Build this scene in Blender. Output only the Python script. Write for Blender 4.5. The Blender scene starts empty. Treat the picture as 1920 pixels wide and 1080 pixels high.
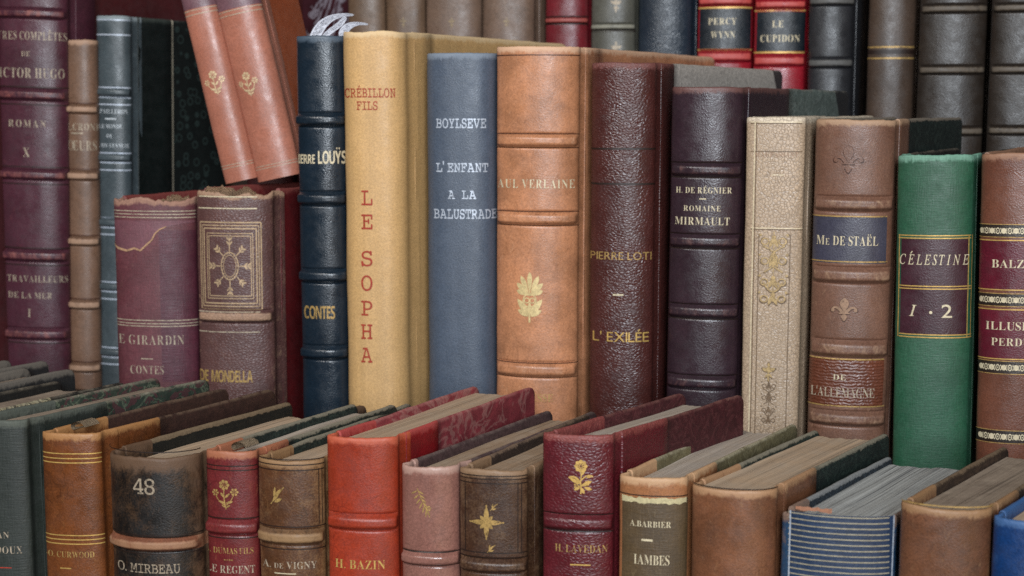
import bpy, bmesh, math, random
from mathutils import Vector, Matrix, noise
R = math.radians
SC = bpy.context.scene
COL = SC.collection
rnd = random.Random(7)

# ---------------------------------------------------------------- camera, light, exposure
F = 2667.0                      # focal length in pixels of the 1920 px wide photograph
PITCH = R(7.27)
CAM = Vector((0.0, 0.0, 0.34))  # the lower shelf is z = 0
cam = bpy.data.cameras.new('camera'); cam_o = bpy.data.objects.new('camera', cam); COL.objects.link(cam_o)
cam.sensor_width = 36; cam.lens = 36 * F / 1920; cam.clip_start = .02; cam.clip_end = 50
cam_o.location = CAM; cam_o.rotation_euler = (math.pi / 2 - PITCH, 0, 0)
cam.dof.use_dof = True; cam.dof.focus_distance = .665; cam.dof.aperture_fstop = 13
SC.camera = cam_o
SC.cycles.use_denoising = False
w = bpy.data.worlds.new('World'); SC.world = w; w.use_nodes = True
bg = w.node_tree.nodes['Background']; bg.inputs[0].default_value = (.95, .90, .86, 1); bg.inputs[1].default_value = .02


def area(name, loc, aim, sx, sy, power, color):
    l = bpy.data.lights.new(name, 'AREA'); l.shape = 'RECTANGLE'; l.size = sx; l.size_y = sy; l.energy = power; l.color = color
    o = bpy.data.objects.new(name, l); COL.objects.link(o); o.location = loc
    o.rotation_euler = (Vector(aim) - Vector(loc)).to_track_quat('-Z', 'Y').to_euler()


area('daylight_opening', (.06, -1.35, .92), (.02, .75, .42), .50, 1.10, 44, (.86, .93, 1.0))
area('skylight', (-.42, -.16, 1.10), (.02, .72, .30), .5, .35, 8.6, (1.0, .97, .93))
area('warm_bounce', (.5, -.7, -.15), (0, .6, .2), 1.4, .5, 2.0, (1.0, .70, .42))
SC.view_settings.view_transform = 'Standard'; SC.view_settings.look = 'None'
SC.view_settings.exposure = 0; SC.view_settings.gamma = 1; SC.view_settings.use_curve_mapping = False


# ---------------------------------------------------------------- pixels to places
def ray(px, py):
    cx, cy = (px - 960) / F, -(py - 540) / F
    return Vector((cx, math.cos(PITCH) + cy * math.sin(PITCH), -math.sin(PITCH) + cy * math.cos(PITCH)))


def unproj(px, py, depth):
    d = ray(px, py)
    return CAM + d * (depth / d.y)


def project(p):
    q = p - CAM
    f = q.y * math.cos(PITCH) - q.z * math.sin(PITCH)
    u = q.y * math.sin(PITCH) + q.z * math.cos(PITCH)
    return 960 + F * q.x / f, 540 - F * u / f


def quad3(x, pts):
    (a, fa), (b, fb), (c, fc) = pts
    return (fa * (x - b) * (x - c) / ((a - b) * (a - c)) + fb * (x - a) * (x - c) / ((b - a) * (b - c))
            + fc * (x - a) * (x - b) / ((c - a) * (c - b)))


STEP = .155
ROW = {1: (((0, .625), (960, .585), (1920, .525)), 0.0),
       2: (((200, .80), (960, .765), (1900, .69)), STEP),
       3: (((0, .925), (960, .965), (1900, .875)), STEP)}


def smooth(a, b, x):
    t = min(1, max(0, (x - a) / (b - a))) if a != b else float(x > a)
    return t * t * (3 - 2 * t)


# ---------------------------------------------------------------- materials
def lin(h):
    c = [int(h[i:i + 2], 16) / 255 for i in (0, 2, 4)]
    return [x / 12.92 if x <= .04045 else ((x + .055) / 1.055) ** 2.4 for x in c]


class NT:
    def __init__(s, name):
        s.m = bpy.data.materials.new(name); s.m.use_nodes = True
        s.t = s.m.node_tree; s.b = s.t.nodes['Principled BSDF']; s.out = s.t.nodes['Material Output']

    def n(s, typ, **kw):
        o = s.t.nodes.new(typ)
        for k, v in kw.items(): setattr(o, k, v)
        return o

    def l(s, a, b): s.t.links.new(a, b)

    def val(s, sock, v):
        if hasattr(v, 'is_output'): s.l(v, sock)
        else: sock.default_value = v

    def noise(s, vec, scale, detail=4, rough=.55, dist=0):
        o = s.n('ShaderNodeTexNoise'); s.l(vec, o.inputs['Vector'])
        o.inputs['Scale'].default_value = scale; o.inputs['Detail'].default_value = detail
        o.inputs['Roughness'].default_value = rough; o.inputs['Distortion'].default_value = dist
        return o.outputs['Fac']

    def math(s, op, a, b=0.0, clamp=False):
        o = s.n('ShaderNodeMath', operation=op, use_clamp=clamp); s.val(o.inputs[0], a); s.val(o.inputs[1], b)
        return o.outputs[0]

    def rng(s, v, a, b, c=0.0, d=1.0, interp='SMOOTHSTEP'):
        o = s.n('ShaderNodeMapRange', interpolation_type=interp); s.val(o.inputs['Value'], v)
        o.inputs['From Min'].default_value = a; o.inputs['From Max'].default_value = b
        o.inputs['To Min'].default_value = c; o.inputs['To Max'].default_value = d
        return o.outputs['Result']

    def mix(s, f, a, b, mode='MIX'):
        o = s.n('ShaderNodeMix', data_type='RGBA', blend_type=mode)
        s.val(o.inputs[0], f)
        for sock, v in ((o.inputs[6], a), (o.inputs[7], b)):
            if hasattr(v, 'is_output'): s.l(v, sock)
            else: sock.default_value = (*v[:3], 1)
        return o.outputs[2]

    def scale(s, vec, v):
        o = s.n('ShaderNodeMapping'); s.l(vec, o.inputs['Vector']); o.inputs['Scale'].default_value = v
        return o.outputs[0]

    def coords(s):
        uv = s.n('ShaderNodeUVMap', uv_map='UVMap').outputs[0]
        oi = s.n('ShaderNodeObjectInfo').outputs['Random']
        c = s.n('ShaderNodeCombineXYZ'); s.l(s.math('MULTIPLY', oi, 7.3), c.inputs[2])
        a = s.n('ShaderNodeVectorMath', operation='ADD'); s.l(uv, a.inputs[0]); s.l(c.outputs[0], a.inputs[1])
        return uv, a.outputs[0]

    def bump(s, h, strength, dist):
        o = s.n('ShaderNodeBump'); o.inputs['Strength'].default_value = strength; o.inputs['Distance'].default_value = dist
        s.l(h, o.inputs['Height']); s.l(o.outputs[0], s.b.inputs['Normal'])


def mulc(c, k): return [min(1, x * k) for x in c]


def leather(name, base, wear=None, dark=None, grain='fine', rough=.47, wk=1.0, scuff=.25, mottle=.5, spec=.62, bumpk=1.0, stain=.35, rub=0, streak=0):
    rough -= .05; t = NT(name); base = lin(base)
    wear = lin(wear) if wear else mulc(base, 2.2); dark = lin(dark) if dark else mulc(base, .45)
    uv, v = t.coords()
    big = t.noise(v, 38, 5, .6, .4); med = t.noise(v, 150, 6, .65); fine = t.noise(v, 1100, 3, .6)
    c = t.mix(t.rng(big, .33, .67), mulc(base, 1 - .45 * mottle), mulc(base, 1 + .38 * mottle))
    c = t.mix(t.rng(t.noise(t.scale(v, (1, .6, 1)), 14, 6, .62, .8), .40, .66, 0, .42 * mottle), c, dark)
    if streak: c = t.mix(t.rng(t.noise(t.scale(v, (1, .03, 1)), 330, 4, .6), .35, .65, streak, 0), c, mulc(base, .55)); c = t.mix(t.rng(t.noise(t.scale(v, (1, .05, 1)), 120, 4, .6), .45, .7, 0, streak), c, mulc(base, 1.4))
    c = t.mix(t.rng(t.noise(v, 75, 8, .72, 1.0), .42, .66, 0, .55 * mottle), c, mulc(base, 1.35))
    c = t.mix(t.rng(med, .54, .75, 0, stain), c, dark)
    c = t.mix(t.rng(fine, .38, .62, .42, 0), c, mulc(base, .5)); c = t.mix(t.rng(t.noise(v, 2300, 2, .5), .5, .66, 0, .22), c, mulc(base, 1.9))
    if grain in ('fine', 'smooth'):              # hairline crazing and dark specks of old leather
        dv = t.n('ShaderNodeVectorMath', operation='ADD'); nz = t.n('ShaderNodeTexNoise'); t.l(v, nz.inputs['Vector']); nz.inputs['Scale'].default_value = 130; nz.inputs['Detail'].default_value = 4
        sv = t.n('ShaderNodeVectorMath', operation='SCALE'); t.l(nz.outputs['Color'], sv.inputs[0]); sv.inputs['Scale'].default_value = .006
        t.l(v, dv.inputs[0]); t.l(sv.outputs[0], dv.inputs[1])
        cv = t.n('ShaderNodeTexVoronoi', feature='DISTANCE_TO_EDGE'); t.l(dv.outputs[0], cv.inputs['Vector']); cv.inputs['Scale'].default_value = 170
        ck = t.math('MULTIPLY', t.rng(cv.outputs['Distance'], .0, .05, 1, 0), t.rng(t.noise(v, 42, 4, .6), .48, .66))
        c = t.mix(t.math('MULTIPLY', ck, min(.8, 1.1 * stain + .9 * scuff)), c, dark)
        c = t.mix(t.rng(t.noise(v, 620, 3, .6), .62, .70, 0, min(.7, 1.5 * scuff)), c, dark)
    wa = t.n('ShaderNodeAttribute', attribute_name='wear').outputs['Fac']
    sc = t.noise(t.scale(v, (1, .55, 1)), 260, 7, .72, .8)
    mask = t.rng(t.math('ADD', t.math('MULTIPLY', wa, .62 * wk), t.math('MULTIPLY', sc, .75)), .60, .88)
    c = t.mix(t.math('MULTIPLY', mask, .8), c, wear)
    if rub:
        rb = t.math('ADD', t.math('ADD', t.math('MULTIPLY', t.noise(v, 65, 8, .72, .5), .6), t.math('MULTIPLY', sc, .45)), t.math('MULTIPLY', wa, .24))
        c = t.mix(t.rng(t.math('ADD', rb, t.math('MULTIPLY', fine, .35)), .66, .96, 0, rub), c, wear)
    c = t.mix(t.rng(t.noise(t.scale(v, (1, .35, 1)), 420, 6, .75, 1.2), .56, .70, 0, scuff), c, wear)
    if grain == 'pebble':
        vo = t.n('ShaderNodeTexVoronoi', feature='DISTANCE_TO_EDGE'); t.l(t.scale(v, (1, 1.5, 1)), vo.inputs['Vector'])
        vo.inputs['Scale'].default_value = 500; vo.inputs['Randomness'].default_value = 1
        e = t.rng(vo.outputs['Distance'], 0, .32)
        c = t.mix(t.rng(vo.outputs['Distance'], 0, .16, .35, 0), c, mulc(base, .5))
        e = t.math('MULTIPLY', e, t.rng(big, .36, .62, .35, 1.0)); h = t.math('ADD', e, t.math('MULTIPLY', med, .8)); t.bump(h, .28 * bumpk, .0007)
    elif grain == 'crackle':
        vo = t.n('ShaderNodeTexVoronoi', feature='DISTANCE_TO_EDGE'); t.l(v, vo.inputs['Vector'])
        vo.inputs['Scale'].default_value = 580; vo.inputs['Randomness'].default_value = .95
        line = t.rng(vo.outputs['Distance'], .0, .16)
        c = t.mix(t.math('MULTIPLY', t.math('SUBTRACT', 1, line), t.rng(big, .38, .62, .25, .6)), c, dark)
        t.bump(t.math('ADD', line, t.math('MULTIPLY', fine, .3)), .25 * bumpk, .0006)
    elif grain == 'cloth':
        wa_ = t.noise(t.scale(v, (1, .12, 1)), 1500, 2, .5); wb_ = t.noise(t.scale(v, (.12, 1, 1)), 1500, 2, .5)
        t.bump(t.math('ADD', t.math('ADD', wa_, wb_), t.math('MULTIPLY', fine, .8)), .22 * bumpk, .0005)
        c = t.mix(t.rng(t.math('ADD', wa_, wb_), .8, 1.2, .28, 0), c, mulc(base, .5))
    elif grain == 'ribbed':
        wh = t.n('ShaderNodeTexWave', wave_type='BANDS', bands_direction='Y'); t.l(v, wh.inputs['Vector']); wh.inputs['Scale'].default_value = 190
        wh.inputs['Distortion'].default_value = 5; wh.inputs['Detail Scale'].default_value = 2
        t.bump(t.math('ADD', wh.outputs['Fac'], t.math('MULTIPLY', fine, .6)), .4 * bumpk, .0006)
    else:
        vo = t.n('ShaderNodeTexVoronoi'); t.l(v, vo.inputs['Vector']); vo.inputs['Scale'].default_value = 1300
        t.bump(t.math('ADD', t.math('ADD', vo.outputs['Distance'], fine), t.math('MULTIPLY', med, 1.2)), .15 * bumpk, .0005)
    t.l(c, t.b.inputs['Base Color'])
    rr = t.rng(med, .3, .7, rough - .07, rough + .12); rr = t.math('ADD', rr, t.math('MULTIPLY', mask, .2), True)
    t.l(rr, t.b.inputs['Roughness']); t.b.inputs['Specular IOR Level'].default_value = spec
    return t.m


def boardpaper(name, base, vein=None, wear='8d8272', vs=70, vk=.7, chip=.5, corner=None, rough=.6, speck=None, edge_wear=.5, vw=.035, rings=None):
    """covering paper of a board: uv.x runs from the spine to the fore-edge, uv.y is 0 at the head"""
    t = NT(name); base = lin(base); vein = lin(vein) if vein else mulc(base, 1.8); wear = lin(wear)
    uv, v = t.coords()
    n1 = t.noise(v, vs, 5, .6, 2.2); n2 = t.noise(v, vs * 3.2, 5, .65, 1.0); fine = t.noise(v, 900, 3, .6)
    ridge = t.math('ABSOLUTE', t.math('SUBTRACT', n1, .5))
    c = t.mix(t.rng(n2, .35, .7), mulc(base, .75), mulc(base, 1.3))
    c = t.mix(t.rng(ridge, .0, vw, vk, 0), c, vein)
    if rings:
        vo = t.n('ShaderNodeTexVoronoi'); t.l(v, vo.inputs['Vector']); vo.inputs['Scale'].default_value = 120; vo.inputs['Randomness'].default_value = .75
        rg = t.math('ABSOLUTE', t.math('SUBTRACT', vo.outputs['Distance'], .30)); c = t.mix(t.rng(rg, .02, .09, .8, 0), c, lin(rings))
    if speck: c = t.mix(t.rng(t.noise(v, vs * 2, 2, .5, 3), .52, .56), c, lin(speck))
    if corner:
        L, size, cc = corner
        sp = t.n('ShaderNodeSeparateXYZ'); t.l(uv, sp.inputs[0])
        k = t.math('SUBTRACT', sp.outputs[0], t.math('MULTIPLY', sp.outputs[1], -1 if size < 0 else -.6))
        c = t.mix(t.rng(k, L - abs(size) - .0004, L - abs(size), 0, 1), c, lin(cc))
    sp = t.n('ShaderNodeSeparateXYZ'); t.l(uv, sp.inputs[0])
    edge = t.rng(t.math('MULTIPLY', sp.outputs[1], -1), 0, .004, 1, 0)
    m = t.rng(t.math('ADD', t.math('MULTIPLY', edge, chip * .7), t.math('MULTIPLY', t.noise(v, 200, 7, .75, .6), .9)), .66, .78)
    c = t.mix(t.math('MULTIPLY', m, .85), c, wear)
    e2 = t.math('MULTIPLY', t.rng(t.math('MULTIPLY', sp.outputs[1], -1), .0006, .0022, 1, 0), t.rng(t.noise(v, 150, 6, .7), .36, .56))
    c = t.mix(t.math('MULTIPLY', e2, edge_wear), c, wear)
    c = t.mix(t.rng(fine, .3, .7, .25, 0), c, mulc(base, .5))
    t.l(c, t.b.inputs['Base Color']); t.b.inputs['Roughness'].default_value = rough
    t.bump(t.math('ADD', fine, t.math('MULTIPLY', m, .8)), .3, .0005)
    return t.m


def pages(name, base, dark=None, k=.5):
    t = NT(name); base = lin(base); dark = lin(dark) if dark else mulc(base, .45)
    uv, v = t.coords()
    leaf = t.noise(t.scale(v, (1, .006, 1)), 2000, 2, .6); sig = t.noise(t.scale(v, (1, .01, 1)), 240, 2, .5); dirt = t.noise(v, 60, 6, .7)
    c = t.mix(t.rng(leaf, .36, .64), mulc(base, 1 - .5 * k), mulc(base, 1 + .2 * k))
    c = t.mix(t.rng(sig, .56, .72, 0, .3 * k), c, dark)
    c = t.mix(t.rng(t.noise(v, 700, 3, .6), .5, .7, 0, .25), c, dark)
    c = t.mix(t.rng(dirt, .45, .75, 0, .35), c, dark)
    c = t.mix(t.rng(t.noise(v, 45, 7, .7, .6), .36, .66, .15, .7), c, mulc([.40, .315, .235], .8 + .4 * base[0]) if k < .9 else mulc(base, .9))
    ln = t.noise(t.scale(v, (1, .008, 1)), 800, 3, .6)
    c = t.mix(t.rng(ln, .60, .64, 0, .35 + .3 * k), c, mulc(base, 1.35)); c = t.mix(t.rng(ln, .36, .40, .35 + .3 * k, 0), c, mulc(dark, .6))
    t.l(c, t.b.inputs['Base Color']); t.b.inputs['Roughness'].default_value = .85; t.b.inputs['Specular IOR Level'].default_value = .2
    t.bump(t.math('ADD', leaf, sig), .5 * k + .15, .0007)
    return t.m


def tooling(name, col, metal=.45, rough=.42, worn=.45):
    """lettering, lines and ornaments: leaf rubbed off in patches"""
    t = NT(name); col = lin(col); uv, v = t.coords()
    n = t.noise(v, 700, 5, .7)
    t.l(t.mix(t.rng(n, .3, .7), mulc(col, .72), mulc(col, 1.15)), t.b.inputs['Base Color'])
    t.b.inputs['Metallic'].default_value = metal; t.b.inputs['Roughness'].default_value = rough
    tr = t.n('ShaderNodeBsdfTransparent'); mx = t.n('ShaderNodeMixShader')
    k = t.math('ADD', t.math('MULTIPLY', t.noise(v, 420, 6, .72, .4), .65), t.math('MULTIPLY', t.noise(v, 1700, 2, .5), .35))
    t.l(t.rng(k, .24 + .20 * worn, .40 + .24 * worn, .12, 1.0), mx.inputs[0])
    t.l(tr.outputs[0], mx.inputs[1]); t.l(t.b.outputs[0], mx.inputs[2]); t.l(mx.outputs[0], t.out.inputs[0])
    return t.m


def wood(name, base):
    t = NT(name); base = lin(base)
    tc = t.n('ShaderNodeTexCoord').outputs['Object']
    n = t.noise(t.scale(tc, (1, 12, 12)), 6, 6, .6, .8)
    t.l(t.mix(n, mulc(base, .6), mulc(base, 1.3)), t.b.inputs['Base Color']); t.b.inputs['Roughness'].default_value = .7
    t.bump(n, .3, .002)
    return t.m


GOLD = tooling('gold_leaf', 'cfa95f', .35, .42, .15)
GOLDW = tooling('rubbed_gold_leaf', 'b8965a', .3, .45, .5)
PALE = tooling('pale_leaf', 'd2c4a4', .1, .45, .25)
PALEW = tooling('rubbed_pale_leaf', 'b4a48e', .1, .5, .55)
SILV = tooling('silver_leaf', 'bcc4d0', .2, .42, .35)
REDI = tooling('red_ink', 'a23522', 0, .6, .3)
DARKL = tooling('dark_blind_line', '241610', 0, .5, .1)
BROWNL = tooling('brown_blind_line_and_relief_shade', '4c2c1e', 0, .5, .2)  # blind lines, and the painted shade edge beneath the embossed fleurs
EMB = tooling('embossed_tan', '9a7a62', .1, .5, .15)
TEAR = tooling('torn_leather_edge', 'b08a68', 0, .8, .3)
HEADB = leather('headband_cloth', '9a8468', grain='cloth', rough=.8)

# ---------------------------------------------------------------- mesh helpers
def link(name, bm_or_data, mats, parent=None, smooth_ang=40):
    me = bpy.data.meshes.new(name)
    if isinstance(bm_or_data, bmesh.types.BMesh): bm_or_data.to_mesh(me); bm_or_data.free()
    for m in (mats if isinstance(mats, (list, tuple)) else [mats]): me.materials.append(m)
    for p in me.polygons: p.use_smooth = True
    me.set_sharp_from_angle(angle=R(smooth_ang))
    o = bpy.data.objects.new(name, me); COL.objects.link(o)
    if parent: o.parent = parent
    return o


GL = {}
STY = {'bold': (0x1D400, 0x1D7CE, -.008), 'serif': (0x1D400, 0x1D7CE, -.010), 'ital': (0x1D434, None, 0.004), 'mono': (0x1D670, 0x1D7F6, .002), 'monob': (0x1D670, 0x1D7F6, .010),
       'sans': (None, None, 0), 'sansb': (0x1D5D4, 0x1D7EC, 0)}


def raw_glyph(style, ch):
    k = (style, ch)
    if k in GL: return GL[k]
    up, dg, off = STY[style]
    s = ch
    if up and 'A' <= ch <= 'Z': s = chr(up + ord(ch) - 65)
    elif dg and '0' <= ch <= '9': s = chr(dg + ord(ch) - 48)
    c = bpy.data.curves.new('glyph', 'FONT'); c.body = s; c.size = 1; c.resolution_u = 3; c.offset = off
    o = bpy.data.objects.new('glyph', c); COL.objects.link(o)
    me = o.to_mesh()
    vs = [(v.co.x, v.co.y) for v in me.vertices]; fs = [tuple(p.vertices) for p in me.polygons]
    o.to_mesh_clear(); bpy.data.objects.remove(o); bpy.data.curves.remove(c)
    GL[k] = (vs, fs)
    return GL[k]


def cap(style):
    vs, _ = raw_glyph(style, 'H')
    return max(v[1] for v in vs) - min(v[1] for v in vs)


def lay_text(s, style, track=.10):
    """the string as flat polygons, cap height 1"""
    out = []; x = 0; k = 1 / cap(style)
    for ch in s:
        if ch == ' ': x += .42; continue
        small = ch.islower(); u = ch.upper()
        base, acc = {'É': ('E', 'a'), 'È': ('E', 'g'), 'Ê': ('E', 'c'), 'Ë': ('E', 'd'), 'Ÿ': ('Y', 'd')}.get(u, (u, None))
        parts = ['O', 'E'] if base == 'Œ' else [base]
        for i, b in enumerate(parts):
            vs, fs = raw_glyph(style, b)
            if not vs: continue
            kk = k * (.72 if small else 1)
            x0 = min(v[0] for v in vs); x1 = max(v[0] for v in vs)
            if i: x -= .32
            vv = [((v[0] - x0) * kk + x, v[1] * kk) for v in vs]
            out.append((vv, fs)); wd = (x1 - x0) * kk
            if acc == 'd':
                for q in (.3, .7): out.append(disc(x + wd * q, 1.2, .085))
            elif acc == 'a': out.append(stroke([(x + wd * .4, 1.08), (x + wd * .68, 1.32)], .12))
            elif acc == 'g': out.append(stroke([(x + wd * .3, 1.32), (x + wd * .58, 1.08)], .12))
            elif acc == 'c': out.append(stroke([(x + wd * .25, 1.08), (x + wd * .5, 1.28), (x + wd * .75, 1.08)], .09))
            x += wd + track
    return out, max(x - track, .1)


# flat ornament pieces: each returns (verts2d, faces)
def disc(cx, cy, r, n=10, ry=None):
    ry = ry or r
    return [(cx + r * math.cos(2 * math.pi * i / n), cy + ry * math.sin(2 * math.pi * i / n)) for i in range(n)], [tuple(range(n))]


def ring(cx, cy, r, wd, n=20, ry=None):
    ry = ry or r; vs = []
    for i in range(n):
        a = 2 * math.pi * i / n
        vs += [(cx + r * math.cos(a), cy + ry * math.sin(a)), (cx + (r - wd) * math.cos(a), cy + (ry - wd) * math.sin(a))]
    return vs, [(2 * i, 2 * ((i + 1) % n), 2 * ((i + 1) % n) + 1, 2 * i + 1) for i in range(n)]


def stroke(pts, wd, taper=1.0):
    vs = []; n = len(pts)
    for i, p in enumerate(pts):
        a = pts[max(0, i - 1)]; b = pts[min(n - 1, i + 1)]
        dx, dy = b[0] - a[0], b[1] - a[1]; l = math.hypot(dx, dy) or 1
        h = wd / 2 * (1 + (taper - 1) * i / (n - 1))
        vs += [(p[0] + dy / l * h, p[1] - dx / l * h), (p[0] - dy / l * h, p[1] + dx / l * h)]
    return vs, [(2 * i, 2 * i + 2, 2 * i + 3, 2 * i + 1) for i in range(n - 1)]


def petal(cx, cy, ang, ln, wd, blunt=.0):
    a = R(ang); ca, sa = math.cos(a), math.sin(a); top = []; bot = []
    for i in range(9):
        t = i / 8; h = wd / 2 * math.sin(math.pi * t ** (1 + blunt)) ** .8 if 0 < t < 1 else 0
        top.append((t * ln, h)); bot.append((t * ln, -h))
    loop = bot[:-1] + top[:0:-1]
    return [(cx + x * ca - y * sa, cy + x * sa + y * ca) for x, y in loop], [tuple(range(len(loop)))]


def curve2(p0, p1, p2, n=9):
    return [((1 - t) ** 2 * p0[0] + 2 * t * (1 - t) * p1[0] + t * t * p2[0], (1 - t) ** 2 * p0[1] + 2 * t * (1 - t) * p1[1] + t * t * p2[1])
            for t in [i / (n - 1) for i in range(n)]]


def flower(cx, cy, r, n=6):
    out = [petal(cx + r * .25 * math.cos(R(360 / n * i)), cy + r * .25 * math.sin(R(360 / n * i)), 360 / n * i, r * .8, r * .62, .5) for i in range(n)]
    return out + [ring(cx, cy, r * .3, r * .1, 8)]


def d_spray():
    o = flower(-.02, .33, .17, 7) + flower(.30, .10, .13, 6) + flower(-.32, .06, .12, 6)
    o += [stroke(curve2((-.02, .18), (-.06, -.1), (.03, -.48)), .035), stroke(curve2((.28, .0), (.2, -.22), (.04, -.34)), .03),
          stroke(curve2((-.3, -.04), (-.2, -.25), (.02, -.36)), .03)]
    o += [petal(-.02, -.08, 130, .2, .08), petal(0, -.1, 45, .22, .08), petal(.02, -.28, 15, .24, .08), petal(.02, -.28, 165, .26, .08), petal(.03, -.42, 150, .16, .06), petal(.03, -.42, 30, .16, .06)]
    return o


def d_lily():
    o = flower(.0, .34, .19, 8) + [stroke(curve2((0, .18), (.03, 0), (-.02, -.2)), .035)]
    o += [petal(.02, .06, 60, .2, .07), petal(.16, .0, 20, .2, .08), stroke(curve2((.0, -.1), (.2, .16), (.36, .02)), .035), stroke(curve2((-.36, -.02), (-.14, .1), (.0, -.2)), .06)]
    o += [petal(-.02, -.2, 150, .36, .11), petal(0, -.26, 25, .36, .11), petal(0, -.3, -60, .22, .1), petal(.1, -.3, -15, .24, .1), petal(-.02, -.3, 205, .2, .09), stroke(curve2((0, -.2), (.02, -.4), (.0, -.5)), .04)]
    o += flower(-.12, -.26, .09, 5) + flower(.2, -.16, .08, 5)
    return o


def d_palmette():
    o = [petal(0, .02, a, l, .10, .75) for a, l in ((90, .47), (66, .43), (114, .43), (44, .36), (136, .36), (22, .28), (158, .28))]
    o += [ring(-.055, -.07, .06, .022, 12), ring(.055, -.07, .06, .022, 12), ring(0, -.07, .14, .025, 18)]
    o += [petal(0, -.36, 128, .40, .13), petal(0, -.36, 52, .40, .13), petal(-.02, -.38, 150, .25, .10), petal(.02, -.38, 30, .25, .10), petal(0, -.3, 90, .2, .07), stroke([(0, -.3), (0, -.5)], .035)]
    return o


def d_fleur():
    o = [petal(0, -.12, 90, .60, .34, .35), stroke(curve2((-.05, -.16), (-.3, .22), (-.46, -.02)), .13, .5), stroke(curve2((.05, -.16), (.3, .22), (.46, -.02)), .13, .5),
         disc(-.42, -.05, .07), disc(.42, -.05, .07), stroke([(-.2, -.17), (.2, -.17)], .05), petal(0, -.2, 270, .3, .18), petal(0, -.2, 235, .2, .08), petal(0, -.2, 305, .2, .08)]
    return o


def d_sprig():
    o = [stroke(curve2((-.16, .5), (-.05, .1), (.12, -.5)), .025)]
    for i in range(6):
        t = i / 6; x = -.16 + .24 * t; y = .42 - .78 * t
        o += [petal(x, y, 200 + 12 * i, .26, .05), petal(x, y, -35 - 6 * i, .24, .05)]
    o += flower(.12, -.2, .09, 6)
    return o


def d_star():
    o = []
    for i in range(4):
        o += [petal(0, 0, 90 * i, .50, .15, -.25), petal(0, 0, 90 * i + 45, .27, .11, .3), disc(.5 * math.cos(R(90 * i)), .5 * math.sin(R(90 * i)), .03, 8)]
    return o + [ring(0, 0, .1, .03, 12)]


def d_flourish():
    return [petal(-.3, -.3, 50, .8, .2), petal(-.2, -.3, 20, .5, .16), petal(-.2, -.1, 80, .5, .14), stroke(curve2((-.4, -.4), (.1, .1), (.4, .4)), .06)]


def d_medal():
    """oval medallion with eight sprigs inside nested square lines; the frame is .8 wide, 1 high"""
    o = []
    for k, (hx, hy, wd) in enumerate(((.40, .5, .016), (.37, .465, .012), (.34, .43, .016), (.295, .375, .010), (.27, .345, .010))):
        for a, b in (((-hx, -hy), (hx, -hy)), ((hx, -hy), (hx, hy)), ((hx, hy), (-hx, hy)), ((-hx, hy), (-hx, -hy))):
            n = 8; o.append(stroke([(a[0] + (b[0] - a[0]) * i / n, a[1] + (b[1] - a[1]) * i / n) for i in range(n + 1)], wd))
    o += [ring(0, 0, .115, .012, 24, .165), ring(0, 0, .085, .008, 24, .13)]
    for i in range(20):
        a = 2 * math.pi * i / 20; o.append(disc(.10 * math.cos(a), .148 * math.sin(a), .008, 6))
    for i in range(8):
        a = 45 * i; ln = (.14 if i % 4 == 0 else .16 if i % 2 == 0 else .13)
        x, y = .12 * math.cos(R(a)), .17 * math.sin(R(a)); ex, ey = x + ln * math.cos(R(a)), y + ln * math.sin(R(a))
        o.append(stroke([(x, y), (ex, ey)], .012))
        for t in (.45, .75):
            px, py = x + (ex - x) * t, y + (ey - y) * t
            o += [petal(px, py, a + 40, .06, .022), petal(px, py, a - 40, .06, .022)]
    return o


def d_scroll():
    """tall vertical scroll ornament, height 1"""
    o = []
    for y in (.42, .14, -.16, -.40):
        o += [disc(0, y, .03), ring(-.11, y - .06, .055, .018, 12), ring(.11, y - .06, .055, .018, 12), petal(0, y, 250, .16, .05), petal(0, y, 290, .16, .05), disc(-.17, y + .03, .018), disc(.17, y + .03, .018)]
    o += [stroke(curve2((-.14, .3), (.22, .12), (-.12, -.08)), .02), stroke(curve2((.14, .3), (-.22, .12), (.12, -.08)), .02), stroke(curve2((-.12, -.22), (0, -.5), (.12, -.22)), .022), stroke([(0, .5), (0, -.5)], .012)]
    return o


def d_trefoil():
    return [disc(0, .1, .16), petal(0, 0, 150, .4, .2), petal(0, 0, 30, .4, .2), petal(0, -.05, 270, .5, .12), petal(0, .2, 90, .3, .14), petal(0, -.1, 230, .3, .1), petal(0, -.1, 310, .3, .1)]


def d_chain(n=9):
    """running border, 1 unit high, n links wide, centred"""
    o = []
    for i in range(n):
        x = (i - (n - 1) / 2) * 1.15
        o += ([ring(x, 0, .42, .15, 12), disc(x, 0, .12, 6)] if i % 2 else [disc(x, 0, .55, 12, .36)])
        o += [disc(x + .57, .26, .12, 6), disc(x + .57, -.26, .12, 6)]
    return o


# ---------------------------------------------------------------- the book
BOOKS = []


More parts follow.
